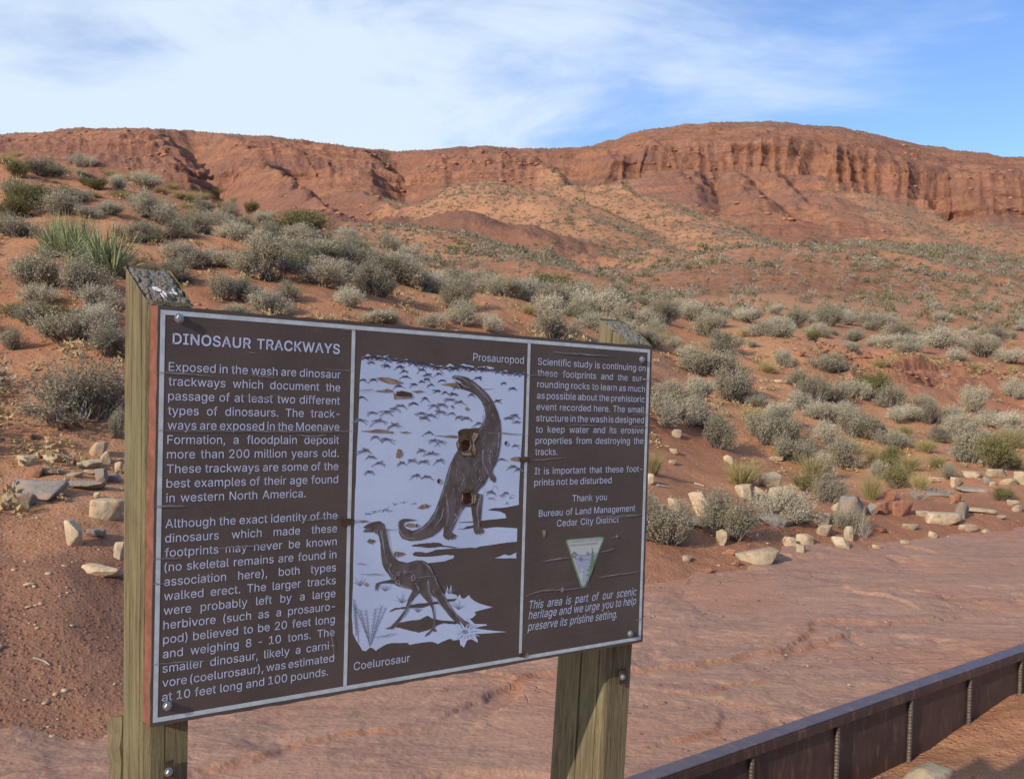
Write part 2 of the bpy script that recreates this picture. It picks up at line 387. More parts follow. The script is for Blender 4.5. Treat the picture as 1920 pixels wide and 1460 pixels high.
# --- gullies
def gully(pts, width, depth, sharp=1.0):
    global Z
    P = [at(*p) for p in pts]
    best = np.full(Z.shape, 1e9)
    for a, b in zip(P[:-1], P[1:]):
        dx, dy = b[0]-a[0], b[1]-a[1]; L2 = dx*dx+dy*dy
        t = np.clip(((X-a[0])*dx+(Y-a[1])*dy)/L2, 0, 1)
        best = np.minimum(best, np.hypot(X-(a[0]+t*dx), Y-(a[1]+t*dy)))
    best = best*(1+0.35*fbm(X*0.12, Y*0.12, 3, 5))
    Z = Z - depth*np.clip(1-best/width, 0, 1)**sharp*np.where(K > 5.4, 1, 0)
gully([(362,248,400),(385,265,345),(410,290,325),(440,325,300),(480,365,270),(530,395,240)], 15, 13)
gully([(560,300,325),(590,340,300),(640,375,270),(690,410,230)], 11, 8)
gully([(500,280,345),(560,285,345),(640,290,342),(735,292,345)], 9, 8)
gully([(742,285,380),(760,310,335),(770,360,290),(800,395,250)], 13, 8)
gully([(1055,285,350),(1085,312,325),(1118,342,300),(1165,365,285)], 13, 10)
gully([(1105,305,345),(1130,330,330)], 9, 8)
gully([(905,430,160),(940,455,150),(960,480,140)], 7, 5)
gully([(1090,460,150),(1125,490,135),(1165,520,120),(1200,545,100)], 9, 6)
gully([(1340,325,338),(1352,370,300),(1365,400,275)], 8, 6)
gully([(1405,330,335),(1450,365,305),(1500,400,275),(1520,410,262)], 9, 6)
gully([(1470,318,345),(1500,355,315),(1530,385,290)], 8, 4)
gully([(1515,300,352),(1530,320,345),(1560,335,340)], 10, 9)
gully([(1745,340,350),(1765,370,335),(1790,390,325),(1830,420,290)], 11, 12)
gully([(1660,500,95),(1740,520,90),(1850,530,90)], 9, 3)
# --- rills down the bare slopes and general roughness
far = sstep(6.2, 7.5, K)*(1-sstep(12.6, 13.3, K))
rill = ridged(Arel*38+1.5*fbm(X*0.03, Y*0.03, 3, 21), Y*0.010, 4, 31)-0.55
rill2 = ridged(Arel*120+2.2*fbm(X*0.05, Y*0.05, 3, 23), Y*0.02, 3, 37)-0.55
Z = Z - far*(1-0.7*VEG)*(rill*2.0 + rill2*0.5)*np.clip(Y/300, 0.25, 1)
Z = Z + far*(fbm(X*0.05, Y*0.05, 4, 41)*1.6 + fbm(X*0.25, Y*0.25, 4, 43)*0.4)*np.clip(Y/300, 0.2, 1)
# ledge-making strata: heights snapped towards steps
st = 5.0; ph = Z/st + 0.6*fbm(X*0.01, Y*0.01, 2, 47); fr = ph-np.floor(ph)
snap = (sstep(0.25, 0.75, fr)-fr)*st
Z = Z + snap*(0.14*far*(1-VEG) + 0.55*sstep(9.5, 10.0, K)*(1-sstep(12.0, 12.6, K)))
# --- the cliff: pillars and two tiers pushed in plan
cl = sstep(9.75, 10.05, K)*(1-sstep(11.15, 11.5, K))
strong = 0.10 + 0.22*sstep(0.1, 0.5, fbm(Arel*9, 0*K, 2, 49)) + 0.50*sstep(0.27, 0.31, Arel)*(1-0.85*sstep(0.405, 0.45, Arel))
pil = ridged(Arel*46+0.6*fbm(Arel*20, Z*0.05, 2, 51), Z*0.012, 2, 53)
pil2 = ridged(Arel*150, Z*0.03, 3, 57)
cw = Arel*62+1.1*fbm(Arel*25, Z*0.03, 2, 54); cf = cw-np.floor(cw)
saw = (_h(np.floor(cw).astype(np.int64), np.zeros_like(K).astype(np.int64), 56)-0.5)*0.8 + (0.75*sstep(0.0, 0.5, cf)-1.5*sstep(0.80, 0.97, cf)+0.75*sstep(0.97, 1.0, cf))
push = (pil-0.6)*6 - saw*5.0 + (pil2-0.5)*3
bed = (vnoise(Z*0.42+0.8*fbm(X*0.01, Y*0.01, 2, 63), 0*Z, 62)-0.5)*5.5 + (vnoise(Z*0.13, 0*Z, 64)-0.5)*6
clb = sstep(9.6, 10.0, K)*(1-sstep(11.9, 12.5, K))
tot_ = push*cl*strong + bed*clb*0.55*(0.5+0.7*vnoise(Arel*30, 0*Z, 65))
Y = Y - tot_; X = X - Arel*tot_
tier = sstep(10.0, 10.35, K)*(1-sstep(10.38, 10.5, K))
Z = Z + tier*2.0*strong*(pil-0.5)
Z = Z + cl*fbm(Arel*90, K*6, 3, 61)*1.6
# ragged skyline
Z = Z + sstep(12.4, 13.0, K)*(1-sstep(13.2, 14, K))*(fbm(Arel*60, 0*K, 4, 67)*1.2)
# --- near hill relief
near = 1-sstep(5.0, 6.5, K); upb = sstep(1.2, 2.2, K)
Z = Z + near*upb*(fbm(X*0.35, Y*0.35, 4, 71)*0.16*np.clip(Y/12, 0.5, 2.2) + fbm(X*1.4, Y*1.4, 4, 73)*0.045)
Z = Z + near*sstep(0.9, 1.3, K)*fbm(X*5, Y*5, 3, 75)*0.012
# foot of the bank: ragged line and small cut under the rocks
Z = Z + (sstep(0.6, 1.0, K)*(1-sstep(1.3, 2.0, K)))*fbm(X*1.3, Y*1.3, 3, 77)*0.07
# exposed red bank on the right-hand slope (broken rock steps)
bk = np.exp(-((Arel-0.385)/0.085)**2)*sstep(3.95, 4.35, K)*(1-sstep(4.8, 5.1, K))
fr = (Z*1.9+0.4*fbm(X*0.3, Y*0.3, 3, 81)); fr = fr-np.floor(fr)
Z = Z + bk*((sstep(0.3, 0.6, fr)-fr)*0.5 + (ridged(X*0.7, Y*0.5, 3, 83)-0.5)*0.55)
ROCK = sstep(6.3, 7.2, K)*1.0
ROCK = np.maximum(ROCK*(1-0.55*VEG), 0)
PUR_DARK = np.maximum(PUR*0.8, 0.55*np.exp(-((fbm(X*0.02, Y*0.02, 2, 85)-0.3)/0.18)**2)*far*(1-VEG))
VEGM = np.clip(np.maximum(VEG, 0.8*sstep(5.6, 6.4, K)*(1-sstep(8.2, 8.8, K))*(0.35+0.65*(PUR < 0.3))*(fbm(X*0.03, Y*0.03, 2, 91) > -0.35)), 0, 1)
VEGM = np.where(K > 12.55, 0.35, VEGM)
PUR_DARK = np.maximum(PUR_DARK, (1-sstep(1.9, 2.8, K))*(0.9-0.55*sstep(-0.25, 0.15, Arel)))  # foot of the near bank toned darker brown, most at the left
ROCK = np.where(K < 6.2, bk*0.6, ROCK)
G = np.stack([X, Y, Z], -1)
idx = np.arange(NR*NC).reshape(NR, NC)
Fq = np.stack([idx[:-1, :-1].ravel(), idx[:-1, 1:].ravel(), idx[1:, 1:].ravel(), idx[1:, :-1].ravel()], 1)
me = mesh_np('hillside', G.reshape(-1, 3), Fq, smooth=True)
vattr(me, 'mask', np.stack([VEGM.ravel()*0.9, ROCK.ravel(), PUR_DARK.ravel()], 1))
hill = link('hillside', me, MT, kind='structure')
GPX, GPY = proj(G.reshape(-1, 3)); GPX = GPX.reshape(NR, NC); GPY = GPY.reshape(NR, NC)
def ground(px, py):
    """first point of the hillside met by the sight line through (px,py)"""
    j = int(np.argmin(np.abs(GPX[200]-px)))
    c = GPY[8:, j]; ok = np.where(c <= py)[0]
    if len(ok) == 0: return None
    i = ok[0]+8
    if i == 8: return G[8, j].copy()
    a, b = GPY[i-1, j], GPY[i, j]; t = (a-py)/max(a-b, 1e-6)
    P = G[i-1, j]*(1-t)+G[i, j]*t
    j2 = j+1 if GPX[i, j] < px else j-1
    if 0 <= j2 < NC:
        den = GPX[i, j2]-GPX[i, j]; u = 0 if abs(den) < 1e-6 else (px-GPX[i, j])/den
        P = P + (G[i, j2]-G[i, j])*np.clip(u, 0, 1)
    return P

# ------------------------------------------------------------------ wash bedrock
us = np.array([0.788, 0.616]); us /= np.linalg.norm(us); ns = np.array([-us[1], us[0]])
WA = on_z(1200, 1461, -0.70); WB = on_z(1920, 1214, -0.70)     # wall top line
ud = (WB-WA)[:2]; ud /= np.linalg.norm(ud); nd = np.array([-ud[1], ud[0]])
vw = float(WA[:2]@nd)                                            # wall offset in v
def uv2xy(u, v): return u*ud[0]+v*nd[0], u*ud[1]+v*nd[1]
gu = np.concatenate([np.linspace(-6, 1, 60), np.linspace(1.02, 15, 560), np.linspace(15.1, 70, 90)])
gv = np.linspace(vw+0.0, vw+6.6, 300)
UU, VV = np.meshgrid(gu, gv, indexing='ij')
XX, YY = uv2xy(UU, VV)
LED = [([(930,1290),(960,1275),(1000,1262),(1060,1256),(1200,1252),(1300,1246),(1400,1224),(1480,1214),(1560,1192),(1580,1188)], 0.035),
       ([(1500,1196),(1518,1180),(1516,1164),(1560,1160),(1640,1163),(1720,1158)], 0.03),
       ([(940,1262),(985,1280),(975,1298),(955,1312)], 0.028),
       ([(1260,1385),(1330,1362),(1340,1345)], 0.02), ([(1380,1310),(1440,1318),(1450,1330)], 0.015),
       ([(1620,1106),(1660,1100),(1700,1106)], 0.02), ([(400,1440),(520,1400),(640,1370),(760,1362)], 0.02), ([(1230,1300),(1330,1290),(1420,1270)],0.012)]
qn = fbm(UU*0.55+0.5*fbm(XX*1.5, YY*1.5, 3, 102), VV*1.25+0.35*fbm(XX*2.2, YY*2.2, 3, 104), 4, 101)*9
qf = qn-np.floor(qn)
ZZ = ZW + fbm(XX*0.5, YY*0.5, 4, 100)*0.030 + (np.floor(qn)+sstep(0.86, 1.0, qf))*0.0095*(0.4+0.6*(fbm(XX*.6, YY*.6, 2, 105) > -0.1)) + fbm(UU*2.2, VV*4.2, 4, 103)*0.010
SAND = np.zeros_like(ZZ)
for pts, h in LED:
    P = [on_z(x, y, ZW) for x, y in pts]
    bd = np.full(XX.shape, 1e9); bs = np.zeros(XX.shape)
    wx = XX+0.05*fbm(XX*5, YY*5, 3, 107); wy = YY+0.05*fbm(XX*5+9, YY*5, 3, 109)
    for a, b in zip(P[:-1], P[1:]):
        dx, dy = b[0]-a[0], b[1]-a[1]; L2 = dx*dx+dy*dy
        t = np.clip(((wx-a[0])*dx+(wy-a[1])*dy)/L2, 0, 1)
        dd = np.hypot(wx-(a[0]+t*dx), wy-(a[1]+t*dy)); sg = np.sign(dx*(wy-a[1])-dy*(wx-a[0]))
        q = dd < bd; bd = np.where(q, dd, bd); bs = np.where(q, sg, bs)
    # near side is cut down and fades out, far side stays
    cut = np.where(bs < 0, sstep(0.0, 0.03, bd)*np.clip(1-bd/1.1, 0, 1)**1.2, 0)
    ZZ = ZZ - h*cut
    SAND = np.maximum(SAND, np.where(bs < 0, 0.55*np.clip(1-bd/0.25, 0, 1), 0))
SAND = np.maximum(SAND, 0.6*sstep(vw+3.6, vw+4.7, VV+0.5*fbm(XX, YY, 3, 111)))
SAND = np.maximum(SAND, 0.75*sstep(0.35, 0.0, VV-vw))
idx = np.arange(UU.size).reshape(UU.shape)
Fq = np.stack([idx[:-1, :-1].ravel(), idx[1:, :-1].ravel(), idx[1:, 1:].ravel(), idx[:-1, 1:].ravel()], 1)
me = mesh_np('wash_bedrock', np.stack([XX.ravel(), YY.ravel(), ZZ.ravel()], 1), Fq, smooth=True)
vattr(me, 'mask', np.stack([SAND.ravel(), SAND.ravel()*0, SAND.ravel()*0], 1))
link('wash_bedrock', me, MS, kind='structure')

# ------------------------------------------------------------------ near ground (this side of the steel wall)
def near_z(u, v):
    z = 0.0 - 0.66*sstep(2.35, vw-0.1, v)
    s = sstep(3.4, 4.8, u+0.35*(vw-v))
    z = z*(1-s) + (-1.27 + 0.05*fbm(u*0.8, v*0.8, 3, 121))*s
    ripple = np.sin((u*0.7+v*1.6)*9+4*fbm(u*1.2, v*1.2, 3, 127))
    z = z + s*0.010*ripple*(fbm(u*1.1+4, v*1.1, 2, 131) > -0.2) + 0.02*fbm(u*3, v*3, 4, 125)
    z = z + s*0.16*np.exp(-(((u-6.75)/0.55)**2+((v-(vw-0.62))/0.42)**2))
    z = z + s*0.17*sstep(6.9, 8.6, u)
    return z
gu = np.concatenate([np.linspace(-9, 2.4, 90), np.linspace(2.45, 11.5, 330), np.linspace(11.6, 45, 60)])
gv = np.concatenate([np.linspace(-14, vw-2.2, 60), np.linspace(vw-2.15, vw+0.02, 110)])
UU, VV = np.meshgrid(gu, gv, indexing='ij'); XX, YY = uv2xy(UU, VV); ZN = near_z(UU, VV)
idx = np.arange(UU.size).reshape(UU.shape)
Fq = np.stack([idx[:-1, :-1].ravel(), idx[1:, :-1].ravel(), idx[1:, 1:].ravel(), idx[:-1, 1:].ravel()], 1)
me = mesh_np('near_ground', np.stack([XX.ravel(), YY.ravel(), ZN.ravel()], 1), Fq, smooth=True)
vattr(me, 'mask', np.zeros((UU.size, 3)))
link('near_ground', me, MT, kind='structure')
# wide base sheet out to the horizon, under everything
me = mesh_np('desert_floor', np.array([[-6000, -3000, -1.6], [6000, -3000, -1.6], [6000, 8000, -1.6], [-6000, 8000, -1.6]], float), np.array([[0, 1, 2, 3]]))
vattr(me, 'mask', np.zeros((4, 3)))
link('desert_floor', me, MT, kind='structure')
# ================================================================== INFORMATION SIGN
def simple(name, col, rough=0.6, spec=0.3, nscale=None, col2=None, metal=0.0, bumpd=None):
    m = Mat(name, rough, spec); m.b.inputs['Metallic'].default_value = metal
    if col2:
        o = m.coord('World'); m.color(m.mix(m.rng(m.noise(o, nscale or 8, 5, 0.6), 0.35, 0.65), col, col2))
        if bumpd: m.bump(m.noise(o, (nscale or 8)*4, 5, 0.65), 0.6, bumpd)
    else: m.color(col)
    return m.m
def mat_face():
    m = Mat('faded_brown_face', 0.62, 0.35); o = m.coord('World')
    c = m.mix(m.rng(m.noise(o, 6, 5, 0.6), 0.3, 0.7), (0.100, 0.078, 0.068), (0.078, 0.060, 0.053))
    c = m.mix(m.M('MULTIPLY', m.rng(m.noise(o, 160, 3, 0.6), 0.45, 0.7), 0.35), c, (0.12, 0.095, 0.08))
    st = m.coord('World', (1, 1, 14))
    c = m.mix(m.M('MULTIPLY', m.rng(m.noise(st, 4, 6, 0.7), 0.60, 0.68), 0.25), c, (0.16, 0.125, 0.105))
    m.color(c); m.bump(m.noise(st, 9, 5, 0.6), 0.25, 0.002)
    return m.m
def mat_print():
    m = Mat('pale_print', 0.6, 0.3); o = m.coord('World')
    c = m.mix(m.rng(m.noise(o, 5, 5, 0.6), 0.3, 0.7), (0.54, 0.66, 0.86), (0.47, 0.58, 0.78))
    c = m.mix(m.M('MULTIPLY', m.rng(m.noise(o, 220, 3, 0.7), 0.50, 0.7), 0.30), c, (0.36, 0.42, 0.56))
    m.color(c); return m.m
def mat_wood(name, base, dark, lichen, ax=(18, 18, 1.1)):
    m = Mat(name, 0.9, 0.15); g = m.coord('World', ax)
    o = m.coord('World')
    c = m.mix(m.rng(m.noise(g, 3.2, 8, 0.7, 0.7), 0.34, 0.64), base, dark)
    c = m.mix(m.M('MULTIPLY', m.rng(m.noise(g, 9, 6, 0.75), 0.52, 0.66), 0.6), c, tuple(x*0.35 for x in dark))
    c = m.mix(m.M('MULTIPLY', m.rng(m.noise(o, 3.1, 5, 0.65), 0.45, 0.68), 0.6), c, lichen)
    m.color(c)
    m.bump(m.M('ADD', m.noise(g, 4, 9, 0.75, 0.6), m.M('MULTIPLY', m.noise(g, 16, 4, 0.7), 0.5)), 0.9, 0.012)
    return m.m
M_FACE = mat_face(); M_PRINT = mat_print()
M_TEXT = simple('pale_lettering', (0.58, 0.65, 0.84), 0.6, 0.3, 90, (0.46, 0.53, 0.70))
M_TEXTF = simple('faded_lettering', (0.155, 0.135, 0.145), 0.7, 0.2)
M_BORD = simple('pale_border_line', (0.55, 0.62, 0.66), 0.6, 0.3, 40, (0.44, 0.51, 0.53))
M_DINO = simple('brown_print', (0.085, 0.068, 0.062), 0.6, 0.3, 30, (0.135, 0.115, 0.115))
M_INK = simple('dark_ink', (0.12, 0.11, 0.15), 0.6, 0.3)
M_INK2 = simple('greyed_ink', (0.25, 0.27, 0.35), 0.6, 0.3)
M_HI = simple('scratch_line_print', (0.30, 0.31, 0.36), 0.6, 0.3)
M_PLY = simple('torn_plywood', (0.33, 0.26, 0.20), 0.9, 0.1, 60, (0.20, 0.145, 0.10), bumpd=0.004)
M_PLYD = simple('weathered_plywood_recess_shade', (0.06, 0.045, 0.035), 0.95, 0.1, 60, (0.12, 0.08, 0.05))
M_EDGE = simple('red_brown_board_edge', (0.22, 0.085, 0.06), 0.85, 0.15, 30, (0.14, 0.06, 0.045), bumpd=0.003)
M_PEEL = simple('peeling_laminate', (0.26, 0.235, 0.235), 0.7, 0.2, 50, (0.17, 0.15, 0.15))
M_GREEN = simple('green_print', (0.12, 0.25, 0.12), 0.6, 0.3, 60, (0.20, 0.29, 0.19))
M_EMB = simple('emblem_pale_print', (0.50, 0.55, 0.53), 0.6, 0.3)
M_EMBB = simple('emblem_blue_print', (0.36, 0.42, 0.55), 0.6, 0.3)
M_STEELB = simple('galvanised_bolt', (0.28, 0.30, 0.33), 0.45, 0.5, metal=0.6)
M_WOOD = mat_wood('weathered_post_wood', (0.255, 0.212, 0.122), (0.135, 0.108, 0.065), (0.21, 0.20, 0.115))
M_WOODT = mat_wood('end_grain_wood', (0.31, 0.285, 0.245), (0.22, 0.20, 0.17), (0.27, 0.245, 0.21), (30, 30, 30))
M_DROP = simple('bird_droppings', (0.72, 0.70, 0.66), 0.8, 0.2)

# board corners in the photograph -> a parallelogram in space, 1.22 m high at its edge
dirs = [ray(296, 572), ray(1223, 650), ray(1205, 1203), ray(281, 1363)]
A_ = np.array([dirs[0], -dirs[1], dirs[2]]).T
s_ = np.linalg.solve(A_, dirs[3])
k0, k1_, k2_ = s_; Q = [dirs[0]*k0, dirs[1]*k1_, dirs[2]*k2_, dirs[3]]
hgt = np.linalg.norm(Q[3]-Q[0]); Q = [CAM+q*(0.9144/hgt) for q in Q]
BO = Q[0]; BW = np.linalg.norm(Q[1]-Q[0]); BH = 0.9144
BU = (Q[1]-Q[0])/BW; BV = (Q[3]-Q[0])/BH; BN = np.cross(BU, BV); BN /= np.linalg.norm(BN)
if BN[1] < 0: BN = -BN
print('board', BO, BW, 'U', BU, 'V', BV, 'N', BN, 'dot', BU@BV)
print('sun on board', -BN@SUN, 'wall', WA, WB, vw)
MB3 = np.linalg.inv(np.array([BU, BV, BN]).T)
def bpl(px, py, d=0.0):
    """sight line through a pixel -> (u,v) on the board plane set back by d"""
    o = MB3@(CAM-BO); q = MB3@ray(px, py); t = (d-o[2])/q[2]
    return (o[0]+q[0]*t, o[1]+q[1]*t)
SO = BO + BU*(BW*0.5) ; SO = np.array([SO[0], SO[1], -0.15])
def B3(u, v, n): return BO + BU*u + BV*v + BN*n - SO      # sign-local coordinates
sign = bpy.data.objects.new('information_sign', None); S.collection.objects.link(sign); sign.location = SO
sign['label'] = 'brown dinosaur trackways information board on two weathered wooden posts'; sign['category'] = 'sign'

from mathutils.geometry import delaunay_2d_cdt
def cdt(loops):
    vs = []; es = []
    for lp in loops:
        n = len(vs); vs += [Vector((float(a), float(c))) for a, c in lp]; es += [(n+i, n+(i+1) % len(lp)) for i in range(len(lp))]
    r = delaunay_2d_cdt(vs, es, [], 0, 1e-7, False)
    P = np.array([(v.x, v.y) for v in r[0]]); T = np.array([tuple(f) for f in r[2]])
    c = P[T].mean(1); ins = np.zeros(len(c), int)
    for lp in loops:                                   # even-odd test of each triangle's middle
        q = np.array(lp, float); q2 = np.roll(q, -1, 0)
        for (x1, y1), (x2, y2) in zip(q, q2):
            if y1 == y2: continue
            hit = ((y1 > c[:, 1]) != (y2 > c[:, 1])) & (c[:, 0] < (x2-x1)*(c[:, 1]-y1)/(y2-y1)+x1)
            ins += hit
    return [tuple(p) for p in P], [tuple(int(x) for x in t) for t in T[ins % 2 == 1]]
def fill(loops, n0, n1, name, mat, parent=None, kind=None):
    """flat shape (outer loops and holes, board u,v) with its thickness between depths n0 (front) and n1 (back); negative = towards the viewer"""
    V, F = cdt(loops); m = len(V); P = []; FF = []
    for n_ in (n0, n1): P += [tuple(B3(a, c, n_)) for a, c in V]
    cnt = {}
    for f in F:
        FF.append(f); FF.append(tuple(x+m for x in reversed(f)))
        for a, c in zip(f, f[1:]+f[:1]): cnt[(a, c)] = 1
    for a, c in cnt:
        if (c, a) not in cnt: FF.append((a, a+m, c+m, c))
    me = bpy.data.meshes.new(name); me.from_pydata(P, [], FF); me.update()
    o = link(name, me, mat, parent or sign)
    if kind: o['kind'] = kind
    return o
def fills(polys, n0, n1, name, mat, parent=None):
    for q in polys: fill([q] if isinstance(q[0], tuple) else q, n0, n1, name, mat, parent)
def px2(pts, d=0.0): return [bpl(x, y, d) for x, y in pts]
Z3 = lambda pts: px2([(650+x/4.294, 600+y/4.294) for x, y in pts])
Z4 = lambda pts: px2([(640+x/4.0556, 920+y/4.0556) for x, y in pts])
Z6 = lambda pts: px2([(960+x/4.293, 900+y/4.293) for x, y in pts])
rnd = random.Random(5)
def blob(c, ru, rv, n=11, j=0.3, R=rnd):
    return [(c[0]+ru*math.cos(t)*(1+R.uniform(-j, j)), c[1]+rv*math.sin(t)*(1+R.uniform(-j, j))) for t in [i*math.tau/n for i in range(n)]]
# through holes
hole1 = Z3([(920,985),(945,960),(990,970),(1002,1010),(985,1050),(935,1062),(915,1020)])
hole2 = Z4([(915,20),(950,12),(985,10),(1000,55),(998,92),(960,108),(918,90)])
small = [(Z4([p])[0], r) for p, r in [((410,480),.0052),((215,380),.005),((570,262),.0045),((262,310),.004),((397,655),.0055),((430,695),.0055),((545,660),.0062),((487,617),.0042),((432,628),.0042),((640,113),.004)]] + \
        [(Z3([p])[0], r) for p, r in [((740,1293),.0055),((1078,1275),.005),((1280,990),.005)]] + \
        [(Z6([p])[0], r) for p, r in [((495,597),.0065),((547,632),.005),((603,590),.004),((403,880),.0055),((842,452),.004)]]
holes_all = [hole1, hole2] + [blob(c, r*.75, r*.94, 9, 0.2) for c, r in small]
outer = [(0, 0), (BW, 0), (BW, BH), (0, BH)]
# slightly worn outline
def worn(a, b, n, amp, R):
    return [(a[0]+(b[0]-a[0])*i/n + R.uniform(-amp, amp)*(b[1] != a[1]), a[1]+(b[1]-a[1])*i/n + R.uniform(-amp, amp)*(b[1] == a[1])) for i in range(n)]
oo = worn((0,0),(BW,0),60,.0016,rnd)+worn((BW,0),(BW,BH),40,.0012,rnd)+worn((BW,BH),(0,BH),60,.0014,rnd)+worn((0,BH),(0,0),40,.0012,rnd)
core = fill([oo]+holes_all, 0.004, 0.046, 'plywood_core', M_EDGE)
face = fill([[(u, v) for u, v in oo]]+holes_all, 0.0, 0.0037, 'printed_face', M_FACE)

def strip(pts, w, lift, name, mat, parent, wob=0.0):
    loops = []
    for a, b in pts:
        dx, dy = b[0]-a[0], b[1]-a[1]; L = math.hypot(dx, dy); nx, ny = -dy/L*w/2, dx/L*w/2
        loops.append([(a[0]+nx, a[1]+ny), (b[0]+nx, b[1]+ny), (b[0]-nx, b[1]-ny), (a[0]-nx, a[1]-ny)])
    return fill(loops, -lift-0.0003, -lift, name, mat, parent)
# border lines and dividers
o1 = [bpl(300.6, 579.5), bpl(1220.5, 656), bpl(1200, 1198), bpl(287.2, 1355.5)]
i1 = [bpl(309.5, 588.8), bpl(1215.3, 662.8), bpl(1195.5, 1194-2), bpl(294.6, 1345.5)]
uL, uR = (o1[0][0]+o1[3][0])/2, (o1[1][0]+o1[2][0])/2; vT, vB = (o1[0][1]+o1[1][1])/2, (o1[2][1]+o1[3][1])/2
bw = 0.0100
print('border', o1, i1)
brd = fill([[(uL, vT), (uR, vT), (uR, vB), (uL, vB)], [(uL+bw, vT+bw), (uR-bw, vT+bw), (uR-bw, vB-bw), (uL+bw, vB-bw)]], -0.0006, -0.0002, 'border_line', M_BORD, face)
d1 = (bpl(664, 620)[0]+bpl(646.2, 1278)[0])/2; d2 = (bpl(995, 648)[0]+bpl(972.6, 1230)[0])/2
for d in (d1, d2):
    fill([[(d-.0047, vT+bw+.0004), (d+.0047, vT+bw+.0004), (d+.0047, vB-bw-.0004), (d-.0047, vB-bw-.0004)]], -0.0006, -0.0002, 'divider_line', M_BORD, face)

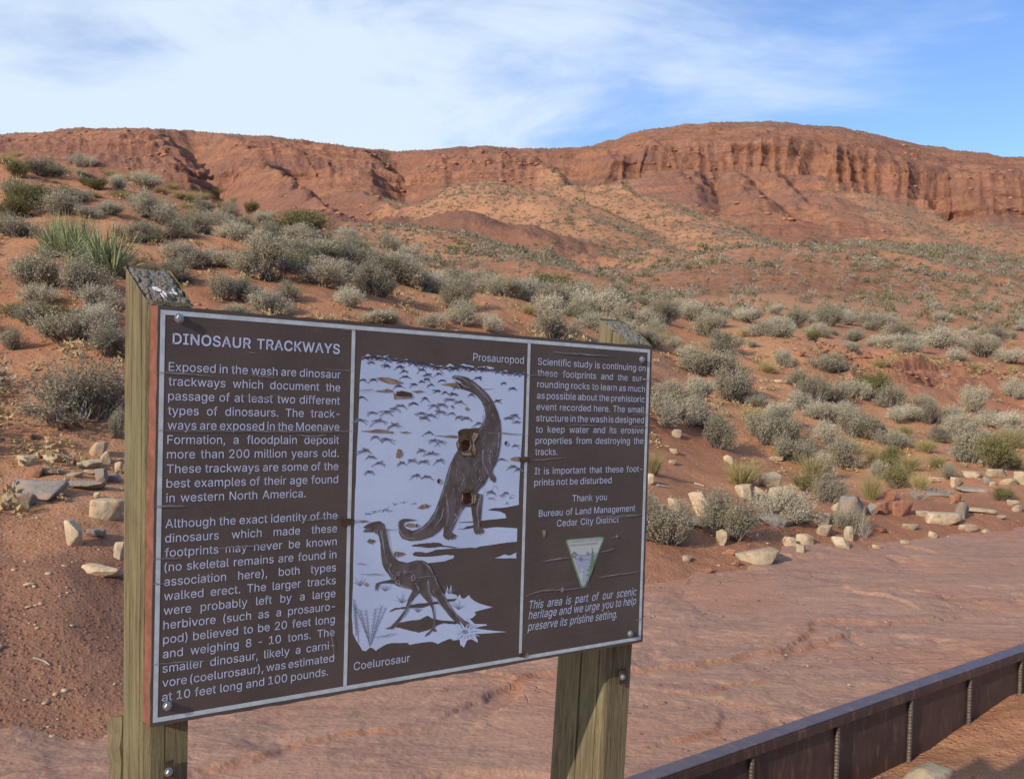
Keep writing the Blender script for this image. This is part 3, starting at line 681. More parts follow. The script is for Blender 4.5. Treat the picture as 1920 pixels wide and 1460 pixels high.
# ---- lettering
# outlines of the Inter typeface's letters, in thousandths: advance, then each closed outline as x,y,x,y...
GLY = {
40:[273,[[89,207,92,264,101,324,114,384,132,441,153,494,177,539,236,539,212,485,191,428,174,370,161,313,154,258,151,207,154,161,160,115,172,67,188,16,209,-38,236,-96,177,-96,139,-21,111,55,95,131]]],
41:[273,[[37,-96,64,-37,86,18,102,69,113,116,120,162,122,207,119,258,112,313,99,370,82,428,62,485,37,539,97,539,121,494,142,441,159,384,173,323,181,264,184,207,178,130,161,53,134,-22,97,-96]]],
44:[188,[[38,-119,68,71,137,71,84,-119]]],
45:[453,[[337,244,337,188,114,188,114,244]]],
46:[188,[[95,-4,78,-1,63,9,53,24,50,41,53,59,63,73,78,83,95,87,113,83,128,73,138,59,141,41,138,24,128,9,113,-1]]],
48:[453,[[227,-7,174,1,130,24,95,62,69,113,53,178,48,254,53,330,69,395,95,447,130,484,174,508,227,516,279,508,323,484,358,447,384,395,400,330,405,254,400,178,384,113,359,62,323,24,279,1],[227,50,261,56,290,74,313,103,330,144,340,194,344,254,340,314,330,365,313,405,290,435,261,453,227,460,192,453,163,435,140,405,123,365,113,314,109,254,113,194,123,144,140,103,163,74,192,56]]],
49:[453,[[76,0,76,55,391,55,391,0],[276,509,276,0,212,0,212,448,86,358,86,427,198,509]]],
50:[453,[[64,0,64,47,234,229,261,257,282,282,299,305,311,327,318,348,320,371,317,397,308,419,293,436,273,449,250,457,224,460,196,457,172,447,153,433,139,413,130,390,127,362,66,362,71,405,86,442,111,473,143,496,182,511,225,516,268,511,306,497,337,474,361,445,376,411,381,372,378,345,371,318,357,290,336,259,306,223,267,180,153,60,389,57,389,0]]],
56:[453,[[226,-7,178,-2,136,11,101,33,74,62,57,96,52,135,55,166,65,195,81,220,101,241,125,256,153,265,119,282,93,308,76,342,70,380,75,417,90,450,114,477,146,498,184,511,226,516,269,511,306,498,337,477,361,450,377,417,382,380,376,342,359,308,333,282,300,267,327,256,351,241,372,220,387,195,397,166,401,135,395,96,378,62,352,33,317,11,275,-2],[226,49,258,52,285,60,307,74,323,91,333,113,337,139,333,165,322,189,305,208,283,223,256,232,226,235,196,232,169,223,147,208,130,189,119,165,115,139,119,113,129,91,145,74,167,60,195,52],[226,290,252,292,274,300,293,313,307,330,316,351,319,376,316,399,308,420,294,437,275,449,252,457,226,460,200,457,177,449,159,437,145,420,136,399,133,376,136,351,145,330,159,313,178,300,201,292]]],
65:[480,[[16,0,201,509,276,509,463,0,395,0,287,302,276,334,264,372,250,420,232,478,245,478,228,419,213,371,201,333,191,302,85,0],[110,142,110,199,370,199,370,142]]],
66:[456,[[60,0,60,509,241,509,289,504,329,491,359,469,381,442,394,410,398,374,395,344,387,320,373,301,356,286,336,275,315,267,339,257,363,245,385,227,402,203,414,173,418,136,413,100,400,67,377,39,344,18,301,4,247,0],[125,57,245,57,296,63,330,80,349,105,355,137,352,161,342,184,327,203,306,218,279,228,248,231,125,231],[125,285,238,285,265,288,288,296,308,309,323,326,333,348,336,372,330,403,313,429,283,446,240,452,125,452]]],
67:[510,[[267,-7,205,1,150,25,104,63,70,115,48,179,40,254,48,329,70,393,104,445,150,484,205,508,267,516,305,513,340,504,373,490,402,471,427,447,448,418,463,385,473,348,408,348,401,373,389,395,375,413,357,428,337,440,315,449,292,454,267,456,223,450,184,432,150,403,125,364,109,314,103,254,109,194,125,145,151,105,184,76,223,59,267,53,292,55,315,60,337,69,357,81,375,96,389,114,401,136,408,160,473,160,463,124,448,91,428,62,402,38,373,19,341,5,305,-4]]],
68:[502,[[219,0,96,0,96,57,215,57,272,63,318,81,354,110,379,149,394,198,399,255,394,312,379,361,354,399,320,428,275,446,221,452,93,452,93,509,225,509,294,501,353,478,399,441,433,391,455,329,462,255,455,181,433,119,398,68,351,31,291,8],[125,509,125,0,60,0,60,509]]],
69:[419,[[60,0,60,509,372,509,372,452,125,452,125,286,355,286,355,229,125,229,125,57,375,57,375,0]]],
70:[410,[[60,0,60,509,369,509,369,452,125,452,125,278,346,278,346,221,125,221,125,0]]],
71:[520,[[269,-7,205,1,149,25,104,64,69,116,47,179,40,254,47,329,69,393,103,445,149,484,203,508,265,516,304,513,340,504,374,489,403,469,429,445,449,416,465,384,474,349,408,349,399,372,387,393,373,411,356,427,337,439,315,448,291,454,265,456,222,450,183,432,150,404,125,364,109,314,103,254,109,194,125,145,151,105,184,76,224,59,269,53,309,57,345,71,374,93,396,123,410,160,415,202,434,199,283,199,283,256,478,256,478,200,471,141,451,91,419,50,377,19,326,0]]],
72:[517,[[60,0,60,509,125,509,125,289,392,289,392,509,457,509,457,0,392,0,392,232,125,232,125,0]]],
73:[300,[[31,0,31,57,118,57,118,452,31,452,31,509,269,509,269,452,183,452,183,57,269,57,269,0]]],
74:[396,[[185,-7,124,3,75,33,44,81,33,145,33,173,98,173,98,145,104,104,122,74,149,56,185,50,220,56,248,74,266,104,272,145,272,509,336,509,336,145,326,81,294,33,246,3]]],
75:[467,[[104,145,104,216,122,239,139,261,157,282,174,303,193,324,212,344,364,509,448,509,231,276],[60,0,60,509,125,509,125,334,124,225,125,193,125,0],[372,0,188,259,228,309,449,0]]],
76:[393,[[60,0,60,509,125,509,125,57,361,57,361,0]]],
77:[628,[[60,0,60,509,152,509,277,187,282,174,287,159,293,141,299,123,305,103,311,84,317,65,322,49,307,49,312,65,318,83,324,102,330,121,336,140,342,158,348,174,352,187,476,509,568,509,568,0,504,0,504,291,504,308,504,327,505,347,505,369,506,391,506,413,507,435,507,457,505,433,498,409,490,386,482,363,474,341,467,322,461,305,456,291,342,0,286,0,170,291,165,304,159,321,152,340,145,361,137,384,129,408,121,432,112,457,119,437,120,416,120,394,121,372,121,350,122,328,122,309,122,291,122,0]]],
78:[523,[[60,0,60,509,136,509,343,183,352,169,363,151,375,130,388,107,401,82,414,55,405,54,402,81,401,108,400,134,399,157,399,178,399,195,399,509,463,509,463,0,387,0,202,290,190,310,177,331,164,354,148,381,130,413,108,452,119,454,121,417,122,384,123,354,124,328,125,307,125,291,125,0]]],
79:[533,[[267,-7,205,1,150,25,105,63,70,115,48,179,40,254,48,329,70,393,105,445,150,484,205,508,267,516,329,508,384,484,429,445,464,393,486,329,493,254,486,179,464,115,429,63,384,25,329,1],[267,53,310,59,349,76,383,105,408,144,425,194,430,254,425,314,408,365,383,404,349,433,310,450,267,456,223,450,184,433,151,404,125,364,109,314,103,254,109,194,125,144,151,105,184,76,223,59]]],
80:[445,[[60,0,60,509,235,509,289,503,332,487,366,462,390,430,404,391,409,348,404,304,390,265,366,233,332,207,289,191,235,186,109,186,109,242,233,242,269,246,297,256,318,272,333,294,342,319,344,348,342,376,333,402,318,423,297,439,268,449,232,452,125,452,125,0]]],
82:[449,[[60,0,60,509,236,509,290,504,333,489,367,465,390,433,405,395,409,352,405,309,390,271,367,240,333,217,289,203,236,198,96,198,96,255,234,255,269,258,298,267,319,281,334,300,342,324,345,352,342,380,334,405,319,425,298,440,269,449,233,452,125,452,125,0],[353,0,230,229,303,229,428,0]]],
83:[447,[[224,-9,172,-4,128,9,91,31,64,60,46,96,38,137,104,137,110,110,123,88,142,71,166,59,194,52,224,49,257,52,286,60,311,74,329,92,341,114,346,139,342,161,332,179,316,193,296,205,272,214,245,222,184,239,128,260,86,289,60,326,52,372,58,413,75,448,102,476,138,498,180,511,227,516,275,511,316,498,351,476,377,449,394,415,401,378,337,378,326,412,302,437,267,453,225,459,194,456,167,448,145,435,129,418,118,398,115,376,119,352,131,334,148,319,169,308,191,300,212,293,264,279,287,272,312,264,336,252,359,238,379,220,395,198,405,171,408,139,403,99,386,64,360,34,323,11,278,-4]]],
84:[449,[[32,452,32,509,417,509,417,452,257,452,257,0,193,0,193,452]]],
85:[517,[[259,-8,203,-2,154,15,114,43,85,80,66,124,60,173,60,509,124,509,124,178,128,144,141,113,160,87,187,68,220,56,259,52,298,56,331,68,357,87,377,113,389,144,393,178,393,509,457,509,457,173,451,124,433,80,403,43,363,15,315,-2]]],
87:[686,[[155,0,16,509,82,509,163,196,170,171,175,145,181,120,187,94,192,67,197,40,194,67,200,94,205,120,211,145,218,171,224,196,306,509,380,509,462,196,468,171,474,145,480,120,486,94,492,67,497,40,488,40,493,67,499,94,504,120,510,145,517,171,523,196,603,509,670,509,530,0,455,0,368,323,359,356,351,391,344,431,336,475,350,475,342,433,335,395,327,359,318,323,230,0]]],
89:[472,[[203,0,203,208,16,509,91,509,192,344,208,318,222,292,236,264,250,230,224,230,237,265,251,293,265,318,280,344,381,509,455,509,268,208,268,0]]],
97:[389,[[160,-9,126,-5,94,5,68,22,48,45,35,73,30,108,34,138,43,161,58,179,78,193,100,203,125,211,152,216,178,220,209,224,234,227,252,230,265,235,273,243,276,255,273,279,267,297,256,311,240,322,220,329,196,331,171,329,149,322,132,313,118,301,107,288,100,274,41,291,57,322,79,346,104,364,133,375,163,382,194,384,215,383,239,379,263,372,286,360,306,343,322,320,333,290,337,251,337,0,277,0,277,52,264,38,252,25,236,12,215,1,190,-6],[170,45,202,49,228,59,248,74,263,93,272,115,276,138,276,190,270,186,259,182,246,179,231,176,216,173,200,171,186,169,175,168,154,164,134,159,117,150,103,139,95,124,92,105,94,87,102,72,114,61,130,52,149,47]]],
98:[424,[[229,-8,198,-5,172,4,153,17,138,31,127,46,118,59,112,0,53,0,53,509,114,509,114,319,127,331,137,346,152,360,171,373,197,381,229,384,274,378,313,361,345,332,370,293,385,245,390,189,385,133,370,84,346,45,313,16,274,-2],[220,47,253,51,279,66,301,88,316,117,325,151,328,189,325,227,316,261,301,290,280,311,253,325,220,330,188,325,161,312,140,291,125,263,116,229,113,189,116,150,125,115,140,86,162,65,188,51]]],
99:[396,[[207,-8,159,-2,117,16,82,46,56,85,40,133,34,187,40,243,56,291,82,330,117,360,159,378,207,384,234,383,260,377,284,368,305,356,324,341,340,322,353,301,362,277,303,262,298,276,290,289,281,301,270,311,257,319,242,325,226,329,207,330,173,325,145,310,124,287,108,258,99,224,96,187,99,151,108,117,124,89,145,66,173,51,207,46,226,48,243,52,258,58,271,66,282,76,292,89,299,102,304,117,363,102,354,78,341,56,325,37,306,21,285,9,261,-1,235,-6]]],
100:[424,[[195,-8,151,-2,111,16,79,45,55,84,39,133,34,189,39,245,55,293,79,332,112,361,151,378,196,384,228,381,253,373,272,360,287,346,298,331,306,319,311,509,372,509,372,0,313,0,313,59,298,46,287,31,272,17,252,4,227,-5],[205,47,236,51,263,65,284,86,299,115,309,150,312,189,309,229,300,263,284,291,263,312,237,325,205,330,172,325,145,311,124,290,108,261,99,227,96,189,99,151,109,117,124,88,145,66,172,51]]],
101:[404,[[212,-8,161,-2,117,16,82,46,56,85,40,132,34,187,39,242,55,290,81,329,115,359,157,378,205,384,236,382,266,374,294,361,319,341,341,315,357,282,368,242,371,194,371,169,75,169,75,221,338,221,310,202,307,237,298,269,283,294,263,314,237,326,205,330,173,326,146,313,125,294,109,270,99,241,96,211,96,178,100,139,110,106,128,80,151,61,179,50,212,46,234,48,254,53,271,61,285,73,297,88,306,105,365,91,353,63,335,39,311,19,283,4,249,-5]]],
102:[254,[[228,379,228,327,6,327,6,379],[81,0,81,432,84,461,96,486,113,505,135,519,161,527,187,530,207,529,222,527,234,524,243,521,227,468,215,472,206,473,195,474,171,470,154,460,145,443,142,419,142,0]]],
103:[425,[[207,-151,168,-148,134,-140,105,-127,82,-110,64,-91,51,-69,101,-41,110,-53,122,-66,136,-78,154,-88,178,-95,207,-97,249,-92,282,-75,304,-47,311,-6,311,68,298,56,287,41,272,28,252,16,227,8,195,5,152,10,113,27,80,53,55,90,39,136,34,191,39,246,55,293,80,332,112,361,152,378,196,384,228,382,253,373,273,360,288,346,299,331,308,319,313,379,372,379,372,-9,367,-54,350,-90,324,-117,291,-136,251,-147],[205,59,237,63,264,75,285,95,300,121,309,154,312,193,309,231,300,264,285,291,264,312,237,325,205,330,172,325,145,312,124,290,109,262,99,229,96,193,99,155,109,123,124,96,145,76,172,63]]],
104:[410,[[114,227,114,0,53,0,53,509,114,509,114,287,102,287,124,332,152,362,187,379,227,384,264,380,295,369,321,349,341,321,353,285,357,240,357,0,296,0,296,235,290,275,273,304,246,323,210,329,184,326,161,317,141,303,126,283,117,257]]],
105:[167,[[53,0,53,379,114,379,114,0],[84,443,67,446,54,455,44,468,41,483,44,499,54,512,67,521,84,524,100,521,114,512,123,499,126,483,123,468,114,455,100,446]]],
107:[381,[[110,137,110,212,121,212,284,379,360,379,184,199],[53,0,53,509,114,509,114,0],[294,0,148,186,191,229,372,0]]],
108:[189,[[139,-2,101,3,74,20,58,47,53,84,53,509,114,509,114,99,115,77,120,62,130,54,146,52,160,53,170,54,181,3,172,1,162,-1,151,-2]]],
109:[610,[[53,0,53,379,112,379,112,295,118,323,132,346,151,363,172,376,195,384,219,386,257,380,287,361,309,331,321,295,312,295,322,321,337,343,357,361,381,375,407,383,437,386,468,383,497,372,522,354,541,328,553,296,557,255,557,0,496,0,496,254,490,289,473,313,447,326,419,330,395,328,374,320,358,307,345,290,338,270,335,247,335,0,274,0,274,260,269,288,253,311,229,326,199,330,178,328,158,320,140,307,126,289,117,266,114,238,114,0]]],
110:[410,[[114,227,114,0,53,0,53,379,112,379,112,287,102,287,124,332,152,362,187,379,227,384,264,380,295,369,321,349,341,321,353,285,357,240,357,0,296,0,296,235,290,275,273,304,246,323,210,329,184,326,161,317,141,303,126,283,117,257]]],
111:[415,[[207,-8,159,-2,117,16,82,46,56,85,40,133,34,187,40,243,56,291,82,330,117,360,159,378,207,384,256,378,299,360,333,330,359,291,376,243,381,187,376,133,359,85,333,46,299,16,256,-2],[207,46,242,51,270,66,292,89,307,117,316,151,319,187,316,224,307,258,292,287,270,310,242,325,207,330,173,325,145,310,124,287,108,258,99,224,96,187,99,151,108,117,124,89,145,66,173,51]]],
112:[424,[[53,-143,53,379,112,379,112,319,126,331,137,346,152,360,171,373,197,381,229,384,274,378,313,361,345,332,370,293,385,245,390,189,385,133,370,84,346,45,313,16,274,-2,229,-8,198,-5,173,4,153,17,138,31,127,46,118,59,114,-143],[220,47,253,51,279,66,301,88,316,117,325,151,328,189,325,227,316,261,301,290,280,311,253,325,220,330,188,325,161,312,140,291,125,263,116,229,113,189,116,150,125,115,140,86,162,65,188,51]]],
114:[259,[[53,0,53,379,112,379,112,321,130,347,152,367,181,380,213,385,229,384,243,384,243,322,230,324,219,325,207,326,182,323,159,315,140,301,126,284,117,262,114,237,114,0]]],
115:[365,[[182,-8,145,-5,112,3,84,18,62,38,45,63,36,94,94,107,105,79,124,60,150,49,181,45,217,50,244,62,262,81,268,103,265,121,254,136,237,147,212,155,149,170,104,186,72,208,53,237,47,274,51,305,65,332,87,354,115,370,149,381,187,384,223,381,254,372,279,358,299,339,314,316,324,290,268,277,258,298,243,316,219,328,187,333,156,329,131,317,114,299,109,277,112,258,124,243,144,232,172,223,229,209,275,194,306,171,325,142,331,107,326,75,312,47,290,24,260,6,223,-5]]],
116:[227,[[204,379,204,327,6,327,6,379],[65,471,126,471,126,98,128,76,136,61,150,53,170,50,185,51,194,52,202,54,213,2,203,-1,192,-3,180,-4,168,-4,125,2,92,21,72,52,65,93]]],
117:[410,[[182,-5,146,-1,115,11,89,31,69,59,57,95,53,139,53,379,114,379,114,144,119,105,137,75,164,56,200,50,226,53,249,62,268,77,283,97,293,122,296,153,296,379,357,379,357,0,298,0,298,92,307,92,286,47,257,17,222,0]]],
118:[389,[[163,0,17,379,84,379,165,155,177,121,187,87,196,53,206,21,184,21,194,53,203,87,213,121,224,155,305,379,371,379,226,0]]],
119:[567,[[138,0,23,379,87,379,133,214,143,177,154,137,165,91,175,41,165,41,175,90,186,135,196,176,206,214,252,379,316,379,362,214,371,176,382,136,392,91,402,41,391,41,402,90,413,135,423,176,434,214,480,379,545,379,429,0,368,0,319,172,312,198,305,225,297,252,291,280,284,309,277,338,291,338,284,309,277,280,270,252,263,225,255,198,248,172,199,0]]],
120:[379,[[21,0,171,218,171,171,29,379,100,379,147,306,164,279,179,253,193,229,207,206,175,206,190,229,202,253,216,279,233,306,282,379,352,379,209,169,209,214,358,0,287,0,231,85,214,112,200,136,187,159,173,182,205,182,191,159,178,136,165,112,148,85,91,0]]],
121:[389,[[47,-139,61,-86,71,-87,88,-90,104,-89,118,-84,130,-74,141,-58,151,-36,163,-1,17,379,84,379,165,155,177,121,187,87,196,53,206,21,184,21,193,53,202,87,212,121,224,155,305,379,371,379,204,-58,191,-85,177,-107,159,-124,139,-136,117,-143,91,-145,77,-145,65,-143,54,-141]]],
}
_gc = {}
def glyph(c):
    if c not in _gc:
        a, ls = GLY[ord(c)]
        V, F = cdt([[(l[i]/1000, l[i+1]/1000) for i in range(0, len(l), 2)] for l in ls]); _gc[c] = (a/1000, V, F)
    return _gc[c]
def glyph_bold(c, bd):
    if (c, bd) not in _gc:
        a, ls = GLY[ord(c)]; L_ = [[(l[i]/1000, l[i+1]/1000) for i in range(0, len(l), 2)] for l in ls]
        area = lambda q: sum(q[i-1][0]*q[i][1]-q[i][0]*q[i-1][1] for i in range(len(q)))/2
        outs = []
        for l in L_:
            # outer outlines grow, counters shrink: a loop is a counter when it lies inside another
            inside = any(o is not l and min(p[0] for p in o) < min(p[0] for p in l) and max(p[0] for p in o) > max(p[0] for p in l) and abs(area(o)) > abs(area(l)) and min(p[1] for p in o) < min(p[1] for p in l) and max(p[1] for p in o) > max(p[1] for p in l) for o in L_)
            s_ = (1 if area(l) > 0 else -1)*(-1 if inside else 1); q = []; n = len(l)
            for i in range(n):
                e1 = (l[i][0]-l[i-1][0], l[i][1]-l[i-1][1]); e2 = (l[(i+1) % n][0]-l[i][0], l[(i+1) % n][1]-l[i][1])
                m1, m2 = math.hypot(*e1) or 1, math.hypot(*e2) or 1
                nx, ny = e1[1]/m1+e2[1]/m2, -e1[0]/m1-e2[0]/m2; k = math.hypot(nx, ny) or 1
                q.append((l[i][0]+nx/k*bd*s_, l[i][1]+ny/k*bd*s_))
            outs.append(q)
        V, F = cdt(outs); _gc[(c, bd)] = (a/1000+bd*1.2, V, F)
    return _gc[(c, bd)]
def glyph_mesh(txt, bold=0.0, shear=0.0):
    V = []; F = []; x = 0
    for c in txt:
        ad, v, f = glyph(c) if bold < 0.01 else glyph_bold(c, bold)
        for dx, dy in ((0.0, 0.0),):
            n = len(V); V += [(a+x+dx+b_*shear, b_+dy*.7) for a, b_ in v]; F += [tuple(k+n for k in g) for g in f]
        x += ad
    return np.array(V), F
class Text:
    def __init__(s): s.v = []; s.f = []; s.n = 0
    def line(s, txt, uL, uR, v, size, xs=1.12, bold=0.0, shear=0.0, justify=True, track=0.0):
        words = txt.split(' '); ms = [glyph_mesh(w, bold, shear) for w in words]
        ws = [(m[0][:, 0].max()-m[0][:, 0].min())*size for m in ms]
        tot = sum(ws); gaps = len(words)-1; room = uR-uL
        mingap = 0.20*size
        x = min(xs, (room-mingap*gaps)/tot) if justify else xs
        gap = (room-tot*x)/gaps if (justify and gaps) else 0.27*size
        if justify == 'fit':      # stretch letters and gaps together
            x = room/(tot+0.30*size*gaps); gap = 0.30*size*x
        u = uL
        for (co, fs), w in zip(ms, ws):
            q = (co[:, 0]-co[:, 0].min())*size*x+u
            for a, b in zip(q, co[:, 1]*size): s.v.append((a, v-b))
            s.f += [[i+s.n for i in f] for f in fs]; s.n += len(co); u += w*x+gap
    def build(s, name, mat, lift=0.0005):
        me = bpy.data.meshes.new(name); me.from_pydata([tuple(B3(a, b, -lift)) for a, b in s.v], [], s.f); me.update()
        o = link(name, me, mat, face); o['kind'] = 'stuff'; return o
def vline(a, b): return (bpl(*a)[1]+bpl(*b)[1])/2
T = Text()
v0 = vline((323.6,643.4),(637,664)); T.line('DINOSAUR TRACKWAYS', bpl(323.6,643)[0], bpl(637,664)[0], v0, 0.0445, justify='fit', bold=0.014)
T.build('heading', M_TEXT)
P1 = ['Exposed in the wash are dinosaur','trackways which document the','passage of at least two different','types of dinosaurs. The track-','ways are exposed in the Moenave','Formation, a floodplain deposit','more than 200 million years old.','These trackways are some of the','best examples of their age found','in western North America.']
va, vb = vline((318.7,695.4),(640,709)), vline((309,939.7),(572.9,933.1))
ul = (bpl(318.7,695)[0]+bpl(309,939)[0])/2; ur = (bpl(640,709)[0]+bpl(631.7,907)[0])/2
T = Text()
SZ = (vb-va)/9*1.17; print('line pitch', (vb-va)/9, 'SZ', SZ, 'va', va)
for i, t in enumerate(P1):
    v = va+(vb-va)*i/9
    T.line(t, ul, ur if i < 9 else bpl(572.9, 933)[0], v, SZ, bold=0.004, xs=1.04)
T.build('text_block', M_TEXT)
P2 = ['Although the exact identity of the','dinosaurs which made these','footprints may never be known','(no skeletal remains are found in','association here), both types','walked erect. The larger tracks','were probably left by a large','herbivore (such as a prosauro-','pod) believed to be 20 feet long','and weighing 8 - 10 tons. The','smaller dinosaur, likely a carni-','vore (coelurosaur), was estimated','at 10 feet long and 100 pounds.']
va, vb = vline((309,987.4),(633,974.5)), vline((304.6,1312.2),(615,1267))
ul = (bpl(309,987)[0]+bpl(304.6,1312)[0])/2; ur = (bpl(633,974)[0]+bpl(625,1241)[0])/2
T = Text()
for i, t in enumerate(P2):
    T.line(t, ul, ur if i < 12 else bpl(615, 1267)[0], va+(vb-va)*i/12, SZ, bold=0.004, xs=1.04)
T.build('text_block', M_TEXT)
P3 = ['Scientific study is continuing on','these footprints and the sur-','rounding rocks to learn as much','as possible about the prehistoric','event recorded here. The small','structure in the wash is designed','to keep water and its erosive','properties from destroying the','tracks.']
va, vb = vline((1010,683.7),(1210.4,695.8)), vline((1001.5,852.5),(1045,853))
ul = (bpl(1010,684)[0]+bpl(1001.5,852)[0])/2; ur = (bpl(1210.4,696)[0]+bpl(1205.7,832)[0])/2
SZ3 = (vb-va)/8*1.17; T = Text()
for i, t in enumerate(P3): T.line(t, ul, ur if i < 8 else bpl(1045, 853)[0], va+(vb-va)*i/8, SZ3, bold=0.004)
va = vline((1000.8,889.1),(1203.4,884)); T.line('It is important that these foot-', ul, ur, va, SZ3, bold=0.004)
va = vline((999.6,910.8),(1146.3,905)); T.line('prints not be disturbed', ul, bpl(1146.3,905)[0], va, SZ3, bold=0.004)
for t, a, b in [('Thank you',(1073,939.1),(1137.5,937.7)),('Bureau of Land Management',(1010,967.1),(1190.6,958.7)),('Cedar City District',(1043.9,985.7),(1159.9,979.7))]:
    T.line(t, bpl(*a)[0], bpl(*b)[0], vline(a, b), SZ3, bold=0.004, justify='fit')
T.build('text_block', M_TEXT)
T = Text()
for t, a, b in [('This area is part of our scenic',(992.6,1141),(1193,1115.5)),('heritage and we urge you to help',(990.7,1159.7),(1192.5,1133)),('preserve its pristine setting.',(989,1180.7),(1156.8,1158.6))]:
    T.line(t, bpl(*a)[0], bpl(*b)[0], vline(a, b), SZ3*1.25, bold=0.004, shear=0.22, xs=0.86)
T.build('slanted_text_block', M_TEXT)
T = Text()
for t, a, b in [('Prosauropod',(887,675),(981.9,682.7)),('Coelurosaur',(663,1254.9),(768.2,1240.5))]:
    T.line(t, bpl(*a)[0], bpl(*b)[0], vline(a, b), SZ3*1.05, justify='fit')
T.build('caption', M_TEXT)
T = Text(); a, b = (990,1205),(1186,1177)
worn_line = (bpl(*a), bpl(*b))      # too worn to read: only the remains of small strokes are left

# ---- illustration: pale sky and ground shape
def rag(pts, amp, n, R):
    out = []
    for a, b in zip(pts, pts[1:]+pts[:1]):
        for i in range(n):
            t = i/n; out.append((a[0]+(b[0]-a[0])*t+(R.uniform(-amp, amp) if i else 0), a[1]+(b[1]-a[1])*t+(R.uniform(-amp, amp) if i else 0)))
    return out
top = Z3([(120,300),(145,290),(170,272),(205,296),(250,285),(290,294),(330,282),(360,315),(400,308),(440,322),(480,312),(520,342),(560,338),(600,345),(640,360),(680,350),(720,368),(760,365),(795,375),(830,350),(880,375),(910,362),(940,350),(970,362),(1000,365),(1040,380),(1100,373),(1140,372),(1180,382),(1200,408),(1240,410),(1280,403),(1330,428),(1380,418),(1430,420)])
right = Z3([(1425,600),(1415,900),(1390,1300)]) + Z4([(1350,0),(1350,105),(1250,125),(1160,130),(1110,145),(1200,155),(1245,175),(1255,205),(1140,217),(1060,226),(1000,232),(900,236),(890,242),(1010,240),(1000,262),(960,268),(930,285),(880,290),(930,292),(1010,280),(1100,285),(1180,275),(1280,280),(1337,285),(1335,385),(1200,400),(1060,420),(1020,432),(980,430),(890,436),(800,440),(720,446),(680,462),(640,470),(600,462),(560,462),(540,478),(548,492),(600,500),(700,498),(800,485),(858,490),(850,512),(780,535),(700,544),(650,550)])
low_ = Z4([(700,640),(770,775),(790,790),(808,720),(815,780),(836,712),(838,780),(880,795),(885,812),(900,785),(915,815),(935,818),(970,790),(985,815),(1010,835),(1050,855),(1150,882),(1100,895),(1060,905),(1010,922),(1025,935),(1000,962),(975,972),(1015,1010),(1100,1012),(1110,1020),(1010,1042),(1100,1055),(1260,1070),(1130,1080),(1010,1085),(1037,1135),(1035,1152),(985,1125),(955,1135),(932,1190),(905,1170),(900,1130),(860,1135),(825,1122),(780,1140),(735,1162),(690,1145),(620,1150),(560,1160),(520,1170),(500,1152),(440,1155),(380,1155),(340,1165),(300,1188),(262,1215),(240,1195),(215,1190),(185,1218),(160,1212),(130,1160),(110,1130),(88,1080),(80,950),(90,700),(95,400),(105,0)]) + Z3([(75,1300),(85,1000),(95,800),(105,500)])
outl = rag(top+right+low_, 0.0006, 2, rnd)
pic = fill([outl]+holes_all, -0.0005, -0.0002, 'illustration', M_PRINT, face)
fill([rag(Z4([(1165,510),(1200,500),(1240,482),(1275,492),(1330,468),(1330,512),(1250,512)]), 0.001, 2, rnd)], -0.0005, -0.0002, 'illustration_patch', M_PRINT, face)
# brown ground shadows over the pale shape
sh = [Z4([(525,418),(560,405),(620,398),(690,392),(750,395),(770,412),(895,428),(860,434),(760,424),(660,432),(560,422)]),
      Z4([(362,918),(400,890),(480,880),(540,862),(620,852),(680,845),(780,830),(800,822),(880,815),(860,835),(780,845),(740,858),(690,862),(620,885),(540,888),(480,895),(420,900)]),
      Z4([(410,1035),(440,1000),(520,985),(600,975),(655,948),(700,975),(800,985),(870,988),(900,1000),(860,1012),(770,1005),(700,1035),(640,1062),(580,1075),(520,1060),(460,1045)])]
fills([rag(q, 0.0009, 4, rnd) for q in sh], -0.0009, -0.0006, 'ground_shade_print', M_FACE, pic)
pros = Z3([(845,468),(850,452),(870,443),(920,450),(970,460),(1020,490),(1080,540),(1140,600),(1180,660),(1215,740),(1238,820),(1243,900),(1238,1000),(1225,1080),(1205,1150),(1180,1190),(1172,1225),(1198,1262),(1200,1282),(1194,1310),(1184,1292),(1176,1308),(1166,1280),(1155,1292),(1152,1262),(1140,1262),(1130,1282),(1108,1322),(1060,1370),(1050,1395),(1088,1400),(1092,1460)]) + \
       Z4([(1080,0),(1072,60),(1065,150),(1058,230),(1050,268),(1080,290),(1084,308),(1072,328),(1062,312),(1052,335),(1040,318),(1028,332),(1010,318),(1003,290),(1002,240),(992,180),(985,120),(950,112),(915,150),(890,190),(870,240),(848,290),(835,312),(872,335),(876,350),(862,345),(866,368),(848,356),(842,374),(828,360),(812,374),(785,360),(772,340),(776,300),(780,268),(740,310),(690,345),(600,375),(520,380),(460,362),(437,320),(430,250),(440,225),(470,210),(520,212),(575,222),(520,228),(480,238),(470,258),(490,284),(540,302),(600,284),(660,230),(710,150),(745,60),(756,0)]) + \
       Z3([(745,1440),(770,1370),(800,1250),(830,1160),(870,1080),(910,1020),(900,960),(893,900),(930,875),(1060,870),(1090,840),(1110,790),(1115,750),(1105,700),(1080,650),(1040,605),(990,575),(950,562),(930,540),(905,535),(870,498),(900,500),(930,515),(912,492),(870,472)])
